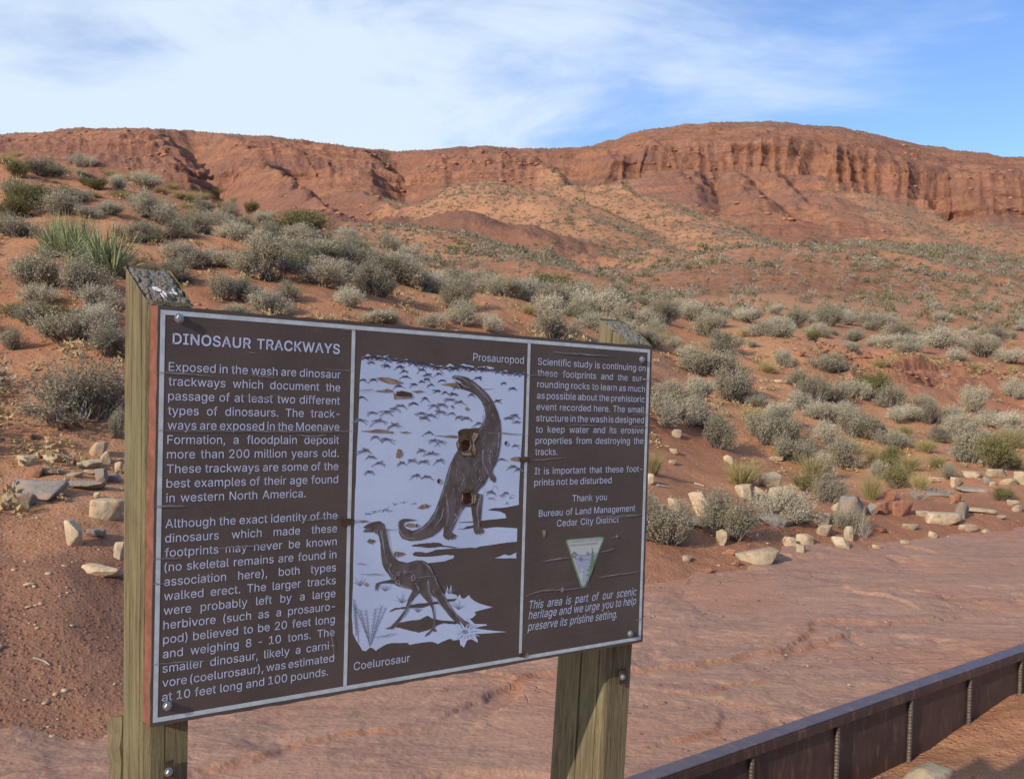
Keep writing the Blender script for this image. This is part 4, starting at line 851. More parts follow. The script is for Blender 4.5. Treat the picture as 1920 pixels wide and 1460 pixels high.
coel = Z4([(165,275),(200,250),(240,235),(290,228),(325,250),(335,290),(345,350),(360,420),(390,490),(430,530),(500,545),(570,525),(620,528),(660,550),(690,600),(710,650),(740,710),(770,775),(820,860),(870,930),(930,980),(970,1000),(940,1035),(900,1015),(870,1000),(810,940),(765,880),(720,820),(680,785),(690,860),(708,920),(716,990),(706,1040),(722,1062),(712,1070),(690,1062),(660,1092),(630,1105),(645,1085),(672,1062),(695,1020),(697,950),(685,890),(663,852),(620,808),(592,772),(560,805),(525,850),(502,912),(455,972),(410,1030),(385,1050),(330,1045),(372,1030),(430,970),(483,900),(508,820),(540,752),(480,735),(425,722),(392,702),(330,700),(292,705),(278,735),(272,760),(268,735),(256,762),(256,728),(262,702),(300,688),(380,672),(356,632),(330,600),(310,560),(300,480),(295,400),(288,365),(275,318),(250,312),(165,312),(175,292),(240,285),(180,286)])
fill([pros]+[hole1, hole2], -0.0013, -0.0010, 'prosauropod_figure', M_DINO, pic)
fill([coel], -0.0013, -0.0010, 'coelurosaur_figure', M_DINO, pic)
# thin strokes
class Strokes:
    def __init__(s): s.v = []; s.f = []
    def add(s, pts, w0, w1=None):
        w1 = w0 if w1 is None else w1; n = len(pts)
        for i, p in enumerate(pts):
            a = pts[max(i-1, 0)]; b = pts[min(i+1, n-1)]; dx, dy = b[0]-a[0], b[1]-a[1]; L = math.hypot(dx, dy) or 1
            w = (w0+(w1-w0)*i/(n-1))/2; s.v += [(p[0]-dy/L*w, p[1]+dx/L*w), (p[0]+dy/L*w, p[1]-dx/L*w)]
            if i: k = len(s.v); s.f.append((k-4, k-3, k-1, k-2))
    def build(s, name, mat, lift, parent, kind='stuff'):
        me = bpy.data.meshes.new(name); me.from_pydata([tuple(B3(a, b, -lift)) for a, b in s.v], [], s.f); me.update()
        o = link(name, me, mat, parent); o['kind'] = kind; return o
wl_ = Strokes(); (wa, wva), (wb, wvb) = worn_line; u_ = wa
while u_ < wb:
    v_ = (wva+wvb)/2
    if rnd.random() < .85:
        for q in range(rnd.choice((1, 2, 2))): wl_.add([(u_+rnd.uniform(0, .003), v_-rnd.uniform(.004, .007)), (u_+rnd.uniform(0, .003), v_-rnd.uniform(0, .002))], .0011, .0008)
        if rnd.random() < .5: wl_.add([(u_, v_-rnd.uniform(0, .006)), (u_+.003, v_-rnd.uniform(0, .006))], .0009, .0007)
    u_ += .0052
wl_.build('worn_credit_line', M_TEXTF, 0.0006, face)
hi = Strokes()
for z, pts in [(Z3,[(852,470),(880,455),(930,475),(985,508)]),(Z3,[(870,495),(905,500),(950,530),(985,545)]),(Z3,[(1000,500),(1050,540),(1110,600),(1150,660)]),(Z3,[(1110,760),(1090,840),(1070,890)]),
    (Z3,[(1088,1040),(1092,1140),(1120,1210),(1160,1270)]),(Z3,[(1160,1040),(1145,1120),(1165,1190)]),(Z3,[(850,1130),(810,1260),(770,1400),(750,1450)]),(Z3,[(940,1275),(925,1340)]),(Z3,[(1225,900),(1222,1000),(1205,1090)]),
    (Z4,[(800,30),(805,130),(810,190),(790,270)]),(Z4,[(740,110),(700,200),(640,270),(540,330)]),(Z4,[(780,130),(760,200),(700,280)]),(Z4,[(860,170),(880,190),(850,250),(820,300)]),(Z4,[(905,130),(890,180),(870,240)]),
    (Z4,[(1040,60),(1030,150),(1035,230),(1040,290)]),(Z4,[(1060,20),(1050,120)]),(Z4,[(440,240),(445,300),(480,350),(560,365)]),(Z4,[(300,300),(310,380),(325,470),(350,560)]),(Z4,[(340,290),(352,380),(372,440),(400,500)]),
    (Z4,[(370,560),(360,600),(380,650),(420,700)]),(Z4,[(620,540),(670,580),(700,650),(740,730)]),(Z4,[(655,680),(665,760),(695,860),(708,950),(706,1040)]),(Z4,[(560,700),(590,750),(560,790)]),(Z4,[(470,950),(510,880),(530,800)]),(Z4,[(400,700),(470,730),(540,750)]),
    (Z4,[(760,770),(820,870),(880,950),(940,1000)]),(Z4,[(690,760),(740,860),(820,950)])]:
    q = z(pts)
    for k in range(2):
        j = [(a+rnd.uniform(-.003, .003), b+rnd.uniform(-.003, .003)) for a, b in q]; hi.add(j, 0.0022, 0.0007)
for k in range(110):      # scaly hatching on the bigger animal
    x, y = rnd.uniform(770, 1200), rnd.uniform(600, 1440)
    if not (0.9*(1440-y)/900*420+740 < x < 1230): continue
    if 880 < x < 1070 and 860 < y < 1110: continue
    p = Z3([(x, y), (x+rnd.uniform(-25, 25), y+rnd.uniform(20, 60))]); 
    if x > 1090 or y > 1110: hi.add(p, 0.0013, 0.0005)
hi.build('pale_hatching', M_HI, 0.0017, pic)
ink = Strokes(); ink2 = Strokes()
def palm(st, c, s, R, n=6):
    for k in range(n):
        a = math.radians(-190+200*k/(n-1)+R.uniform(-16, 16)); L = s*R.uniform(0.55, 1.25); x, y = c; dr = R.uniform(0.25, 0.5)
        pts = [(x+L*t*math.cos(a), y+L*t*math.sin(a)*0.6+L*t*t*dr) for t in (0, .25, .5, .75, 1)]
        st.add(pts, 0.0034*s/.02, 0.0006)
        for p in pts[1:4]:
            for q in range(2): st.add([p, (p[0]+R.uniform(-.15, .15)*s, p[1]+R.uniform(.08, .24)*s)], 0.0013, 0.0005)
    if R.random() < .5: st.add([c, (c[0]+R.uniform(-.003, .003), c[1]+s*R.uniform(.2, .5))], 0.0012, 0.0008)
for x in np.arange(150, 1430, 26):
    y = np.interp(x, [150,330,600,760,940,1180,1430], [300,300,355,378,375,400,432])+rnd.uniform(-6, 14)
    palm(ink, Z3([(x, y)])[0], rnd.uniform(.013, .021), rnd, 5)
for x, y in [(200,340),(320,368),(430,375),(460,410),(470,455),(600,400),(650,440),(740,430),(770,485),(600,495),(640,475),(540,515),(680,520),(130,480),(215,480),(420,530),(725,570),(790,580),(860,595),(880,540),(630,630),(540,670),(1000,600),(1060,465),(1265,505),(1340,550),(1215,650),(120,620),(880,390),(1010,395),(1100,400)]:
    palm(ink, Z3([(x, y)])[0], rnd.uniform(.013, .020), rnd, 6)
for x, y in [(205,745),(325,740),(380,715),(440,690),(600,750),(625,790),(670,765),(750,740),(760,680),(700,690),(850,750),(900,780),(960,790),(830,640),(910,660),(260,810),(380,845),(110,805),(1060,830),(1300,790),(1370,820),(1350,770),(230,940),(320,960),(700,970),(760,980),(150,1050),(190,1100),(260,1150),(600,1050),(680,1075),(440,1150),(520,1130),(620,1140),(750,1130),(180,1220),(560,1250),(640,1260),(1360,1010),(1250,1120),(1340,1180),(1160,1380),(1280,1390),(660,905),(1380,1200)]:
    palm(ink2, Z3([(x, y)])[0], rnd.uniform(.017, .028), rnd, 7)
for x, y in [(200,170),(260,160),(330,130),(400,100),(470,85),(540,90),(600,120),(300,150),(360,150),(1150,20),(1220,40),(1290,45),(1240,95),(1130,60)]:
    for k in range(5): ink2.add(Z4([(x+rnd.uniform(-30, 30), y+rnd.uniform(-14, 14)), (x+rnd.uniform(-10, 40), y+rnd.uniform(-14, 14))]), 0.0016, .0008)
for x0, y0, dx in [(215,1180,-75),(215,1180,-30),(220,1170,40),(225,1165,110),(130,1150,-30),(210,1150,-110),(230,1150,75),(110,1100,-15)]:
    pts = [(x0+dx*t, y0-340*t+70*t*t) for t in (0, .25, .5, .75, 1)]; ink2.add(Z4(pts), .0022, .0008)
    for t in np.linspace(.2, 1, 14):
        xx, yy = x0+dx*t, y0-340*t+70*t*t
        for sgn in (-1, 1): ink2.add(Z4([(xx, yy), (xx+sgn*rnd.uniform(10, 20), yy-rnd.uniform(2, 16))]), .0014, .0006)
for x0, y0 in [(930,1060),(890,900),(820,780),(580,920),(460,850),(140,720),(330,760),(960,1050)]:
    for k in range(9):
        a = math.radians(-150+120*k/8+rnd.uniform(-8, 8)); L = rnd.uniform(35, 85); ink2.add(Z4([(x0, y0), (x0+L*math.cos(a), y0+L*math.sin(a))]), .0018, .0006)
ink.build('palm_strokes', M_INK, 0.0009, pic); ink2.build('fern_strokes', M_INK2, 0.0009, pic)
# agave leaves at the foot of the small dinosaur's tail (pale, over brown)
ag = Strokes()
for k in range(12):
    a = math.radians(-175+350*k/11); L = rnd.uniform(60, 130)
    ag.add(Z4([(940,1070),(940+L*.5*math.cos(a), 1070+L*.45*math.sin(a)),(940+L*math.cos(a), 1070+L*.8*math.sin(a)+8)]), .008, .001)
ag.build('agave_strokes', M_PRINT, 0.0019, pic)

# ---- wear: torn plywood, gouges, cracks
tear = []
tear.append(Z3([(893,905),(915,880),(960,872),(1010,870),(1062,868),(1056,920),(1068,960),(1020,1000),(1045,1060),(1030,1108),(975,1095),(940,1105),(905,1060),(885,1020),(880,985),(905,945)]))
tear.append(Z4([(905,12),(940,-18),(1000,-20),(1022,10),(1030,70),(1008,108),(960,122),(912,104)]))
fills([[rag(tear[0], .0013, 2, rnd), hole1], [rag(tear[1], .001, 2, rnd), hole2]], -0.0016, -0.0009, 'torn_rim', M_PLYD, face)
fl = [Z3([(1022,905),(1060,915),(1042,950),(1018,985),(1040,1040),(1028,1088),(1012,1050),(1016,990),(1006,950)]), Z3([(884,985),(900,970),(906,1005),(898,1035)]), Z4([(1003,25),(1020,30),(1024,70),(1008,96)]), Z3([(910,1058),(940,1068),(990,1062),(1010,1085),(970,1092),(930,1085)])]
fills([rag(q, .001, 2, rnd) for q in fl], -0.0026, -0.0017, 'splinter', M_PLY, face)
pl = [Z3([(230,468),(270,460),(340,462),(400,480),(460,508),(400,516),(340,512),(290,495)]), Z3([(225,572),(290,562),(330,550),(375,568),(372,582),(300,583)]), Z3([(520,572),(600,566),(628,575),(560,588)]),
      Z3([(755,515),(830,508),(870,505),(905,522),(880,535),(800,528)]), Z3([(375,592),(400,588),(400,622),(520,622),(535,630),(380,636)]),
      Z3([(110,892),(190,888),(240,878),(300,882),(375,898),(370,912),(280,908),(200,905)]), Z3([(420,900),(480,895),(520,905),(460,912)]), Z3([(700,928),(800,930),(830,925),(890,930),(892,948),(830,945),(780,938)]),
      Z3([(405,1045),(420,1035),(440,1045),(450,1085),(425,1110),(395,1105),(398,1070)]), Z3([(950,705),(972,700),(990,720),(970,730),(952,722)]), Z3([(835,690),(850,682),(865,700),(850,712)]), Z3([(1310,1118),(1350,1100),(1390,1098),(1395,1140),(1340,1132)]), Z3([(1050,560),(1060,556),(1180,552),(1100,560)]),
      Z4([(480,262),(510,245),(550,248),(575,262),(540,278),(500,272)]), Z4([(395,480),(420,460),(465,465),(490,478),(450,498),(415,495)]), Z4([(190,382),(215,368),(250,370),(262,382),(230,398),(205,396)]), Z4([(580,125),(620,100),(680,108),(650,130),(600,138)]), Z4([(170,710),(188,692),(208,712),(190,726)]), Z4([(100,240),(160,228),(220,232),(150,240)]),
      Z4([(1370,1240),(1410,1225),(1432,1245),(1400,1270),(1375,1262)]), Z6([(240,402),(268,398),(272,430),(255,460)])]
fills([rag(q, .0007, 2, rnd) for q in pl], -0.0013, -0.0007, 'bare_wood_patch', M_PLY, face)
dk = [Z3([(398,574),(440,568),(520,586),(530,618),(400,612)]), Z4([(-15,212),(30,204),(90,212),(98,235),(60,262),(5,268),(-15,250)]), Z3([(1385,1104),(1420,1098),(1460,1102),(1470,1130),(1430,1146),(1392,1140)]), Z4([(1338,1238),(1372,1228),(1405,1222),(1385,1262),(1345,1262)]),
      Z3([(900,505),(925,525),(942,552),(925,556),(905,540)])]
dkr = [rag(q, .001, 2, rnd) for q in dk]
fills(dkr, -0.0019, -0.0014, 'dark_gouge', M_PLYD, face)
for c, r in small[:10]+small[12:]:
    pass
small = [(c, r*.75) for c, r in small]
fills([[blob(c, r*1.5, r*1.7, 11, .2), blob(c, r, r*1.25, 9, .05)] for c, r in small], -0.0023, -0.0014, 'bullet_hole_rim', M_PEEL, face)
# long hairline checks in the plywood that show through the face
ck = Strokes()
def crack(z, pts, w, n=9, amp=.0012):
    q = z(pts); out = []
    for a, b in zip(q[:-1], q[1:]):
        for i in range(n): t = i/n; out.append((a[0]+(b[0]-a[0])*t, a[1]+(b[1]-a[1])*t+rnd.uniform(-amp, amp)))
    out.append(q[-1]); m = len(out)//2; ck.add(out[:m+1], w*.35, w); ck.add(out[m:], w, w*.3)
I = lambda pts: px2(pts)
for pts, w in [([(288,698),(340,699),(400,705)],.0034),([(470,703),(515,708)],.003),([(284,806),(400,807),(520,808),(640,808),(664,808)],.003),([(556,814),(585,818),(612,814)],.004),([(285,948),(345,948)],.0045),([(284,1047),(340,1045)],.003),([(284,1094),(310,1094)],.003),
      ([(405,1028),(450,1024),(500,1020)],.0035),([(282,1245),(340,1240),(400,1237)],.003),([(560,976),(600,972),(636,968)],.003),([(664,975),(690,976)],.002),([(618,1172),(622,1200),(627,1235)],.003),([(1037,660),(1080,663),(1140,667)],.0055),([(990,703),(1010,702),(1060,701)],.003),
      ([(1185,711),(1210,712),(1222,713)],.0028),([(1060,797),(1120,797)],.0028),([(1185,777),(1218,777)],.0028),([(1180,799),(1215,801)],.0035),([(992,862),(1020,861),(1060,857)],.003),([(1118,967),(1150,968),(1200,963)],.004),([(1160,970),(1205,963)],.0035),([(1018,1051),(1045,1047),(1068,1044)],.0055),([(1126,1034),(1150,1028)],.0045),
      ([(985,1116),(1015,1106),(1053,1105),(1105,1100)],.0045),([(1120,1082),(1150,1077),(1200,1070)],.004),([(1142,1007),(1162,1005)],.003),([(1185,1163),(1203,1159)],.003),([(667,1056),(688,1056)],.002),([(674,1076),(720,1076)],.002),([(753,1074),(780,1069)],.0025),([(760,1084),(820,1078)],.0025),
      ([(899,811),(985,813)],.003),([(895,853),(935,855)],.002),([(700,994),(745,992)],.002),([(460,660),(480,662)],.002),([(610,692),(664,695)],.0022),([(450,742),(490,746),(520,740)],.0022),([(990,1146),(1000,1145)],.0025),([(670,733),(700,730)],.0022),([(700,1195),(745,1186)],.0022),([(640,617),(668,619)],.002)]:
    crack(I, pts, w)
ck.build('peeling_crack', M_PEEL, 0.0021, face)
# emblem
tri = Z6([(432,488),(438,478),(455,474),(715,452),(738,454),(742,470),(600,845),(582,866),(560,864),(548,845)])
tri2 = Z6([(445,492),(452,484),(470,482),(706,463),(724,465),(727,478),(592,832),(580,848),(566,846),(557,830)])
em = fill([tri], -0.0006, -0.0002, 'emblem_triangle', M_GREEN, face)
fill([tri2], -0.0010, -0.0007, 'emblem_field', M_EMB, em)
fill([rag(Z6([(492,612),(530,600),(565,612),(600,596),(660,590),(690,578),(592,830),(580,842),(568,840)]), .0008, 2, rnd)], -0.0013, -0.0011, 'emblem_mountains', M_EMBB, em)
fills([rag(Z6([(540,760),(556,735),(572,752),(566,790),(556,800)]), .0004, 2, rnd), rag(Z6([(552,700),(575,712),(570,735),(550,722)]), .0004, 2, rnd)], -0.0015, -0.00135, 'emblem_river', M_EMB, em)
fill([Z6([(641,536),(647,570),(655,590),(648,592),(662,622),(650,622),(664,655),(652,655),(655,690),(640,740),(622,780),(612,815),(600,800),(612,770),(592,768),(620,740),(598,718),(624,708),(612,690),(630,682),(622,655),(634,652),(628,622),(638,618),(632,590),(639,588)])], -0.0017, -0.0014, 'emblem_tree', M_GREEN, em)
es = Strokes()
for pts in [[(500,588),(540,600),(575,604),(610,598),(650,586),(695,580)], [(505,628),(560,638),(600,634),(635,640)], [(650,610),(680,600)]]: es.add(Z6(pts), .0018, .001)
es.build('emblem_contour', M_INK2, 0.0018, em)
T = Text()
for t, a, b in [('U.S. DEPARTMENT OF THE INTERIOR',(452,504),(716,484)),('BUREAU OF LAND MANAGEMENT',(466,532),(692,514))]:
    A, B_ = Z6([a, b]); T.line(t, A[0], B_[0], (A[1]+B_[1])/2, 0.0125, justify='fit')
o = T.build('emblem_lettering', M_INK2, 0.0014); o.parent = em

# ---- bolts on the face
def lathe(prof, n=12):
    V = []; F = []
    for r, h in prof:
        for i in range(n): a = i*math.tau/n; V.append((r*math.cos(a), r*math.sin(a), h))
    for k in range(len(prof)-1):
        for i in range(n): F.append((k*n+i, k*n+(i+1) % n, (k+1)*n+(i+1) % n, (k+1)*n+i))
    F.append(tuple(range(len(V)-n, len(V)))); return V, F
def bolt(u, v, base, parent, r=0.0085, name='bolt'):
    V, F = lathe([(r*1.25, 0), (r*1.25, 0.0015), (r*1.02, 0.002)], 16); n0 = len(V)
    V2, F2 = lathe([(r, 0.002), (r, 0.0065), (r*0.8, 0.0082), (0.0004, 0.0088)], 6)
    V += V2; F += [tuple(i+n0 for i in f) for f in F2]
    W_ = [tuple(B3(u+a, v+b, base-c)) for a, b, c in V]
    me = bpy.data.meshes.new(name); me.from_pydata(W_, [], F); me.update(); return link(name, me, M_STEELB, parent)
for x, y in ((335, 597), (1202, 674), (313, 1322), (1180, 1187)):
    bolt(*bpl(x, y), -0.0022, face)

# ---- posts
def post(cf, sect_u, depth, vtop_f, vtop_b, vbot, lean, grooves, knots, seed, thin=0.0):
    taper = lambda v: 1-thin*float(sstep(0.75, -0.05, v))
    """cf: function v -> u of the front-left corner; section in (u, n)"""
    R = random.Random(seed)
    # outline of the section: list of (u-frac, n) going round, with notches
    base = []
    def edge(p, q, n, notches):
        for i in range(n):
            t = i/n; base.append((p[0]+(q[0]-p[0])*t, p[1]+(q[1]-p[1])*t, None))
        return
    w, D = sect_u, depth; n0 = 0.0475
    pts = []; tags = []
    def side(p, q, nrm, gl, m=10):
        ts = sorted(set([i/m for i in range(m)] + [x for g in gl for x in (g[0]-g[1], g[0], g[0]+g[1])]))
        for t in ts:
            dpt = 0
            for g in gl:
                if abs(t-g[0]) < 1e-6: dpt = g[2]
            pts.append((p[0]+(q[0]-p[0])*t, p[1]+(q[1]-p[1])*t)); tags.append((nrm[0]*-dpt, nrm[1]*-dpt, dpt))
    c = 0.006
    side((0, c), (0, D-c), (-1, 0), grooves.get('side', []))          # left side, front to back
    side((c, D), (w-c, D), (0, 1), [], 6)                              # back
    side((w, D-c), (w, c), (1, 0), [], 6)                              # right side
    side((w-c, 0), (c, 0), (0, -1), grooves.get('front', []))          # front, right to left
    m = len(pts); rings = 46; V = []
    sd_ = R.uniform(0, 99)
    for k in range(rings+1):
        for (pu, pn), (gu_, gn, gd) in zip(pts, tags):
            f = pn/D; vt = vtop_f+(vtop_b-vtop_f)*f
            t = k/rings; v = vt+(vbot-vt)*(t**1.15)
            jit = 0.0035*float(fbm(pu*9+sd_, v*1.6+pn*9, 3, seed)); j2 = 0.0035*float(fbm(pn*9+sd_+5, v*1.6+pu*7, 3, seed+1))
            gs = 1.0 if gd == 0 else 0.55+0.6*float(vnoise(v*2.2, gd*100, seed+3))
            V.append(tuple(B3(cf(v)+pu+gu_*gs+jit, v, n0+pn*taper(v)+gn*gs+j2)))
    F = []
    for k in range(rings):
        for i in range(m):
            F.append((k*m+i, k*m+(i+1) % m, (k+1)*m+(i+1) % m, (k+1)*m+i))
    me = bpy.data.meshes.new('post'); me.from_pydata(V, [], F); me.update()
    o = link('post', me, M_WOOD, sign)
    # weathered sloping top, a grid of its own with deep checks
    nu, nn = 26, 34; V = []; 
    for a in range(nu+1):
        for b in range(nn+1):
            fu, fn = a/nu, b/nn; v = vtop_f+(vtop_b-vtop_f)*fn
            e = min(fu, 1-fu, fn, 1-fn); h = 0.006*float(fbm(fu*14+seed, fn*14, 3, 9)) - 0.009*max(0, 1-e*9)
            h -= 0.013*max(0.0, float(ridged(fu*4.2+seed, fn*9, 2, 15))-0.78)/0.22
            V.append(tuple(B3(cf(v)+w*fu, v-h-0.0005, n0+D*fn*taper(v))))
    F = [(a*(nn+1)+b, (a+1)*(nn+1)+b, (a+1)*(nn+1)+b+1, a*(nn+1)+b+1) for a in range(nu) for b in range(nn)]
    me = bpy.data.meshes.new('sawn_top'); me.from_pydata(V, [], F); me.update(); tp = link('sawn_top', me, M_WOODT, o)
    return o
PF = 0.0475
uA, uB = bpl(270, 1375, PF)[0], bpl(357, 1375, PF)[0]
wL = uB-uA
# depth from the back-left edge seen at px 231
def solve_depth(u0, v, target):
    lo, hi_ = 0.05, 0.5
    for _ in range(40):
        m_ = (lo+hi_)/2; x, _y = proj(B3(u0, v, PF+m_)+SO)
        if x > target: lo = m_
        else: hi_ = m_
    return (lo+hi_)/2
DL = solve_depth(uA, 0.5, 232)
uC, uD_ = bpl(1140, 1235, PF)[0], bpl(1188, 1235, PF)[0]; wR = uD_-uC
DR = solve_depth(uC, BH+0.05, 1046)
print('posts', wL, DL, wR, DR)
def vat(u, n, ypx):     # board v at which (u,n) projects to row ypx
    lo, hi_ = -1.0, 3.0
    for _ in range(40):
        m_ = (lo+hi_)/2
        if proj(B3(u, m_, n)+SO)[1] < ypx: lo = m_
        else: hi_ = m_
    return (lo+hi_)/2
vbot = 2.0
lean = lambda px_t, y_t, px_b, y_b: None
uL1 = bpl(357, 1375, PF)[0]; uL2 = bpl(358.5, 1458, PF)[0]
cfL = lambda v: uA + (v-BH)*(0.012)
p1 = post(cfL, wL, DL, vat(uA, PF, 563), vat(uA, PF+DL, 496), vbot, 0, {'side': [(0.16, 0.02, 0.022), (0.62, 0.012, 0.006)], 'front': [(0.55, 0.02, 0.004)]}, None, 3)
uR1 = bpl(1188, 1235, PF); uR2 = bpl(1174, 1455, PF); slR = (uR2[0]-uR1[0])/(uR2[1]-uR1[1]); print('lean', slR)
cfR = lambda v: uC + (v-BH)*min(slR, -0.0)*1.0
uCt = cfR(-0.05)
p2 = post(cfR, wR, DR, vat(cfR(-.05), PF, 643), vat(cfR(-.05), PF+DR, 597), vbot, 0, {'side': [(0.50, 0.022, 0.026), (0.12, 0.012, 0.012)], 'front': [(0.8, 0.02, 0.004)]}, None, 8, thin=0.42)
# sawn block nailed behind the left post near the ground
def blockmesh(name, u0, u1, n0, n1, v0, v1, mat, parent, bev=0.02):
    V = []; F = []
    rings = [(v0+bev*1.8, 0.0, 1), (v0+bev*0.3+0.02, 0.012, 1), (v1, 0, 1)]
    N_ = 20
    prof = []
    for k in range(N_+1):
        t = k/N_; v = v0+(v1-v0)*t**1.4; ins = max(0, 0.05*(1-t*9))
        for (a, b) in ((u0, n0), (u0, n1), (u1, n1), (u1, n0)):
            aa = a+0.004*rnd.uniform(-1, 1); bb = b-(ins*1.9 if b == n1 else 0)+0.004*rnd.uniform(-1, 1)
            V.append(tuple(B3(aa, v, bb)))
        if k:
            o = (k-1)*4
            for i in range(4): F.append((o+i, o+(i+1) % 4, o+4+(i+1) % 4, o+4+i))
    F.append((0, 1, 2, 3))
    me = bpy.data.meshes.new(name); me.from_pydata(V, [], F); me.update(); return link(name, me, mat, parent)
dB = solve_depth(uA, 1.35, 196)
vblk = vat(uA, PF+DL+0.03, 1335)
blockmesh('backing_timber', uA+0.003, uA+wL-0.02, PF+DL+0.002, PF+dB, vblk, vbot, M_WOOD, p1)
# bolts on the posts; raised dark plates paint the shade of their recesses
for (x, y), p, w in (((1165, 1268), p2, wR), ((315, 1445), p1, wL)):
    u, v = bpl(x, y, PF-0.003)
    fill([[(u-.012, v-.023), (u+.011, v-.025), (u+.013, v+.025), (u-.012, v+.022)]], PF-0.0072, PF-0.0050, 'bolt_recess_shade', M_PLYD, p)
    bolt(u, v, PF-0.0074, p, 0.008)
# droppings on the left post's top
for (x, y, a, b) in ((291, 541, .008, .005), (297, 545, .007, .004), (308, 552, .004, .008), (304, 557, .003, .006), (325, 543, .003, .005), (329, 549, .006, .003), (321, 549, .004, .002)):
    f = np.clip((565-y)/(565-496), 0, 1)
    n_ = PF+DL*f*0.8
    u, v = bpl(x, y, n_)
    V = []; m = 14
    for i in range(m):
        t = i*math.tau/m; uu, nn_ = u+a*math.cos(t)*rnd.uniform(.5, 1.3), n_+b*2.2*math.sin(t)*rnd.uniform(.6, 1.2)
        ff = (nn_-PF)/DL; vt = vat(uA, PF, 563)*(1-ff)+vat(uA, PF+DL, 496)*ff
        V.append(tuple(B3(uu, vt-0.006, nn_)))
    me = bpy.data.meshes.new('bird_dropping'); me.from_pydata(V, [], [tuple(range(m))]); me.update(); link('bird_dropping', me, M_DROP, p1)
# ================================================================== STEEL RETAINING WALL
def mat_steel(name, c1, c2, rough=0.5):
    m = Mat(name, rough, 0.5); o = m.coord('World')
    c = m.mix(m.rng(m.noise(o, 7, 6, 0.65), 0.35, 0.65), c1, c2)
    c = m.mix(m.M('MULTIPLY', m.rng(m.noise(m.coord('World', (1, 1, 0.25)), 14, 5, 0.7), 0.52, 0.66), 0.6), c, (0.20, 0.105, 0.065))
    m.color(c); m.bump(m.noise(o, 60, 4, 0.6), 0.3, 0.002); return m.m
M_WALL = mat_steel('brown_painted_steel', (0.075, 0.042, 0.034), (0.05, 0.030, 0.026), 0.5)
M_CAP = mat_steel('brown_painted_cap_sky_tint', (0.085, 0.062, 0.066), (0.065, 0.048, 0.052), 0.34)  # wall's brown paint with the sky's bluish reflection mixed into the colour
M_REBAR = simple('rebar_steel', (0.15, 0.125, 0.10), 0.6, 0.4, 30, (0.09, 0.07, 0.055), metal=0.3)
UA, UB = float(WA[:2]@ud), float(WB[:2]@ud)
WO = np.array([*uv2xy(UA-3.2, vw), -0.70])
def wloc(u, v, z): x, y = uv2xy(u, v); return (x-WO[0], y-WO[1], z-WO[2])
wall = bpy.data.objects.new('steel_retaining_wall', None); S.collection.objects.link(wall); wall.location = WO
wall['label'] = 'low brown steel retaining wall with rebar uprights at the edge of the rock wash'; wall['category'] = 'retaining wall'
def wbox(name, u0, u1, v0, v1, z0, z1, mat, bow=0.0):
    n = 10 if bow else 1; V = []; F = []
    for i in range(n+1):
        u = u0+(u1-u0)*i/n; k = bow*math.sin(math.pi*i/n)
        V += [wloc(u, v0+k, z0), wloc(u, v1+k, z0), wloc(u, v1+k, z1), wloc(u, v0+k, z1)]
        if i:
            o = (i-1)*4
            for j in range(4): F.append((o+j, o+(j+1) % 4, o+4+(j+1) % 4, o+4+j))
    F += [(3, 2, 1, 0), tuple(n*4+k for k in range(4))]
    me = bpy.data.meshes.new(name); me.from_pydata(V, [], F); me.update()
    b = bpy.data.objects.new(name, me); S.collection.objects.link(b); b.parent = wall; me.materials.append(mat)
    bv = b.modifiers.new('edge', 'BEVEL'); bv.width = 0.004; bv.segments = 2; bv.limit_method = 'ANGLE'
    return b
# u of each rebar from where its top shows
def wall_u(px, py):
    P = on_z(px, py, -0.80); return float(P[:2]@ud)
rb = [1411, 1572, 1709, 1820, 1915]
def u_at_px(px):
    lo, hi_ = UA-3, UB+6
    for _ in range(40):
        m_ = (lo+hi_)/2; x, y = uv2xy(m_, vw-0.03)
        if proj(np.array([x, y, -0.8]))[0] < px: lo = m_
        else: hi_ = m_
    return (lo+hi_)/2
ru = [u_at_px(p) for p in rb]; pitch = (ru[-1]-ru[0])/4
ru = [ru[0]-pitch*k for k in (4, 3, 2, 1)] + ru + [ru[-1]+pitch*k for k in (1, 2, 3, 4)]
CW = 0.115
for a, b in ((ru[0]-0.1, ru[4]-0.004), (ru[4]+0.0, ru[8]-0.004), (ru[8], ru[-1]+0.3)):
    wbox('top_flange', a, b, vw-0.045, vw-0.045+CW, -0.712, -0.70, M_CAP)
    wbox('flange_lip', a, b, vw-0.047, vw-0.036, -0.775, -0.7135, M_WALL)
for i, (a, b) in enumerate(zip(ru[:-1], ru[1:])):
    wbox('wall_panel', a+0.002, b-0.002, vw-0.008, vw-0.002, -1.75, -0.713, M_WALL, bow=0.006 if i % 2 else -0.004)
for u in ru:      # ribbed bar
    V = []; F = []; n = 8; zz = -1.65; k = 0; r0 = 0.0155
    hs = []
    while zz < -0.779: hs += [(zz, r0), (zz+0.006, r0*1.14), (zz+0.011, r0*1.14), (zz+0.017, r0)]; zz += 0.024
    for z_, r in hs:
        for j in range(n):
            a = j*math.tau/n; V.append(wloc(u+r*math.cos(a), vw-0.026+r*math.sin(a), z_))
    for k in range(len(hs)-1):
        for j in range(n): F.append((k*n+j, k*n+(j+1) % n, (k+1)*n+(j+1) % n, (k+1)*n+j))
    F.append(tuple(range(len(V)-n, len(V))))
    me = bpy.data.meshes.new('rebar_upright'); me.from_pydata(V, [], F); me.update(); link('rebar_upright', me, M_REBAR, wall)

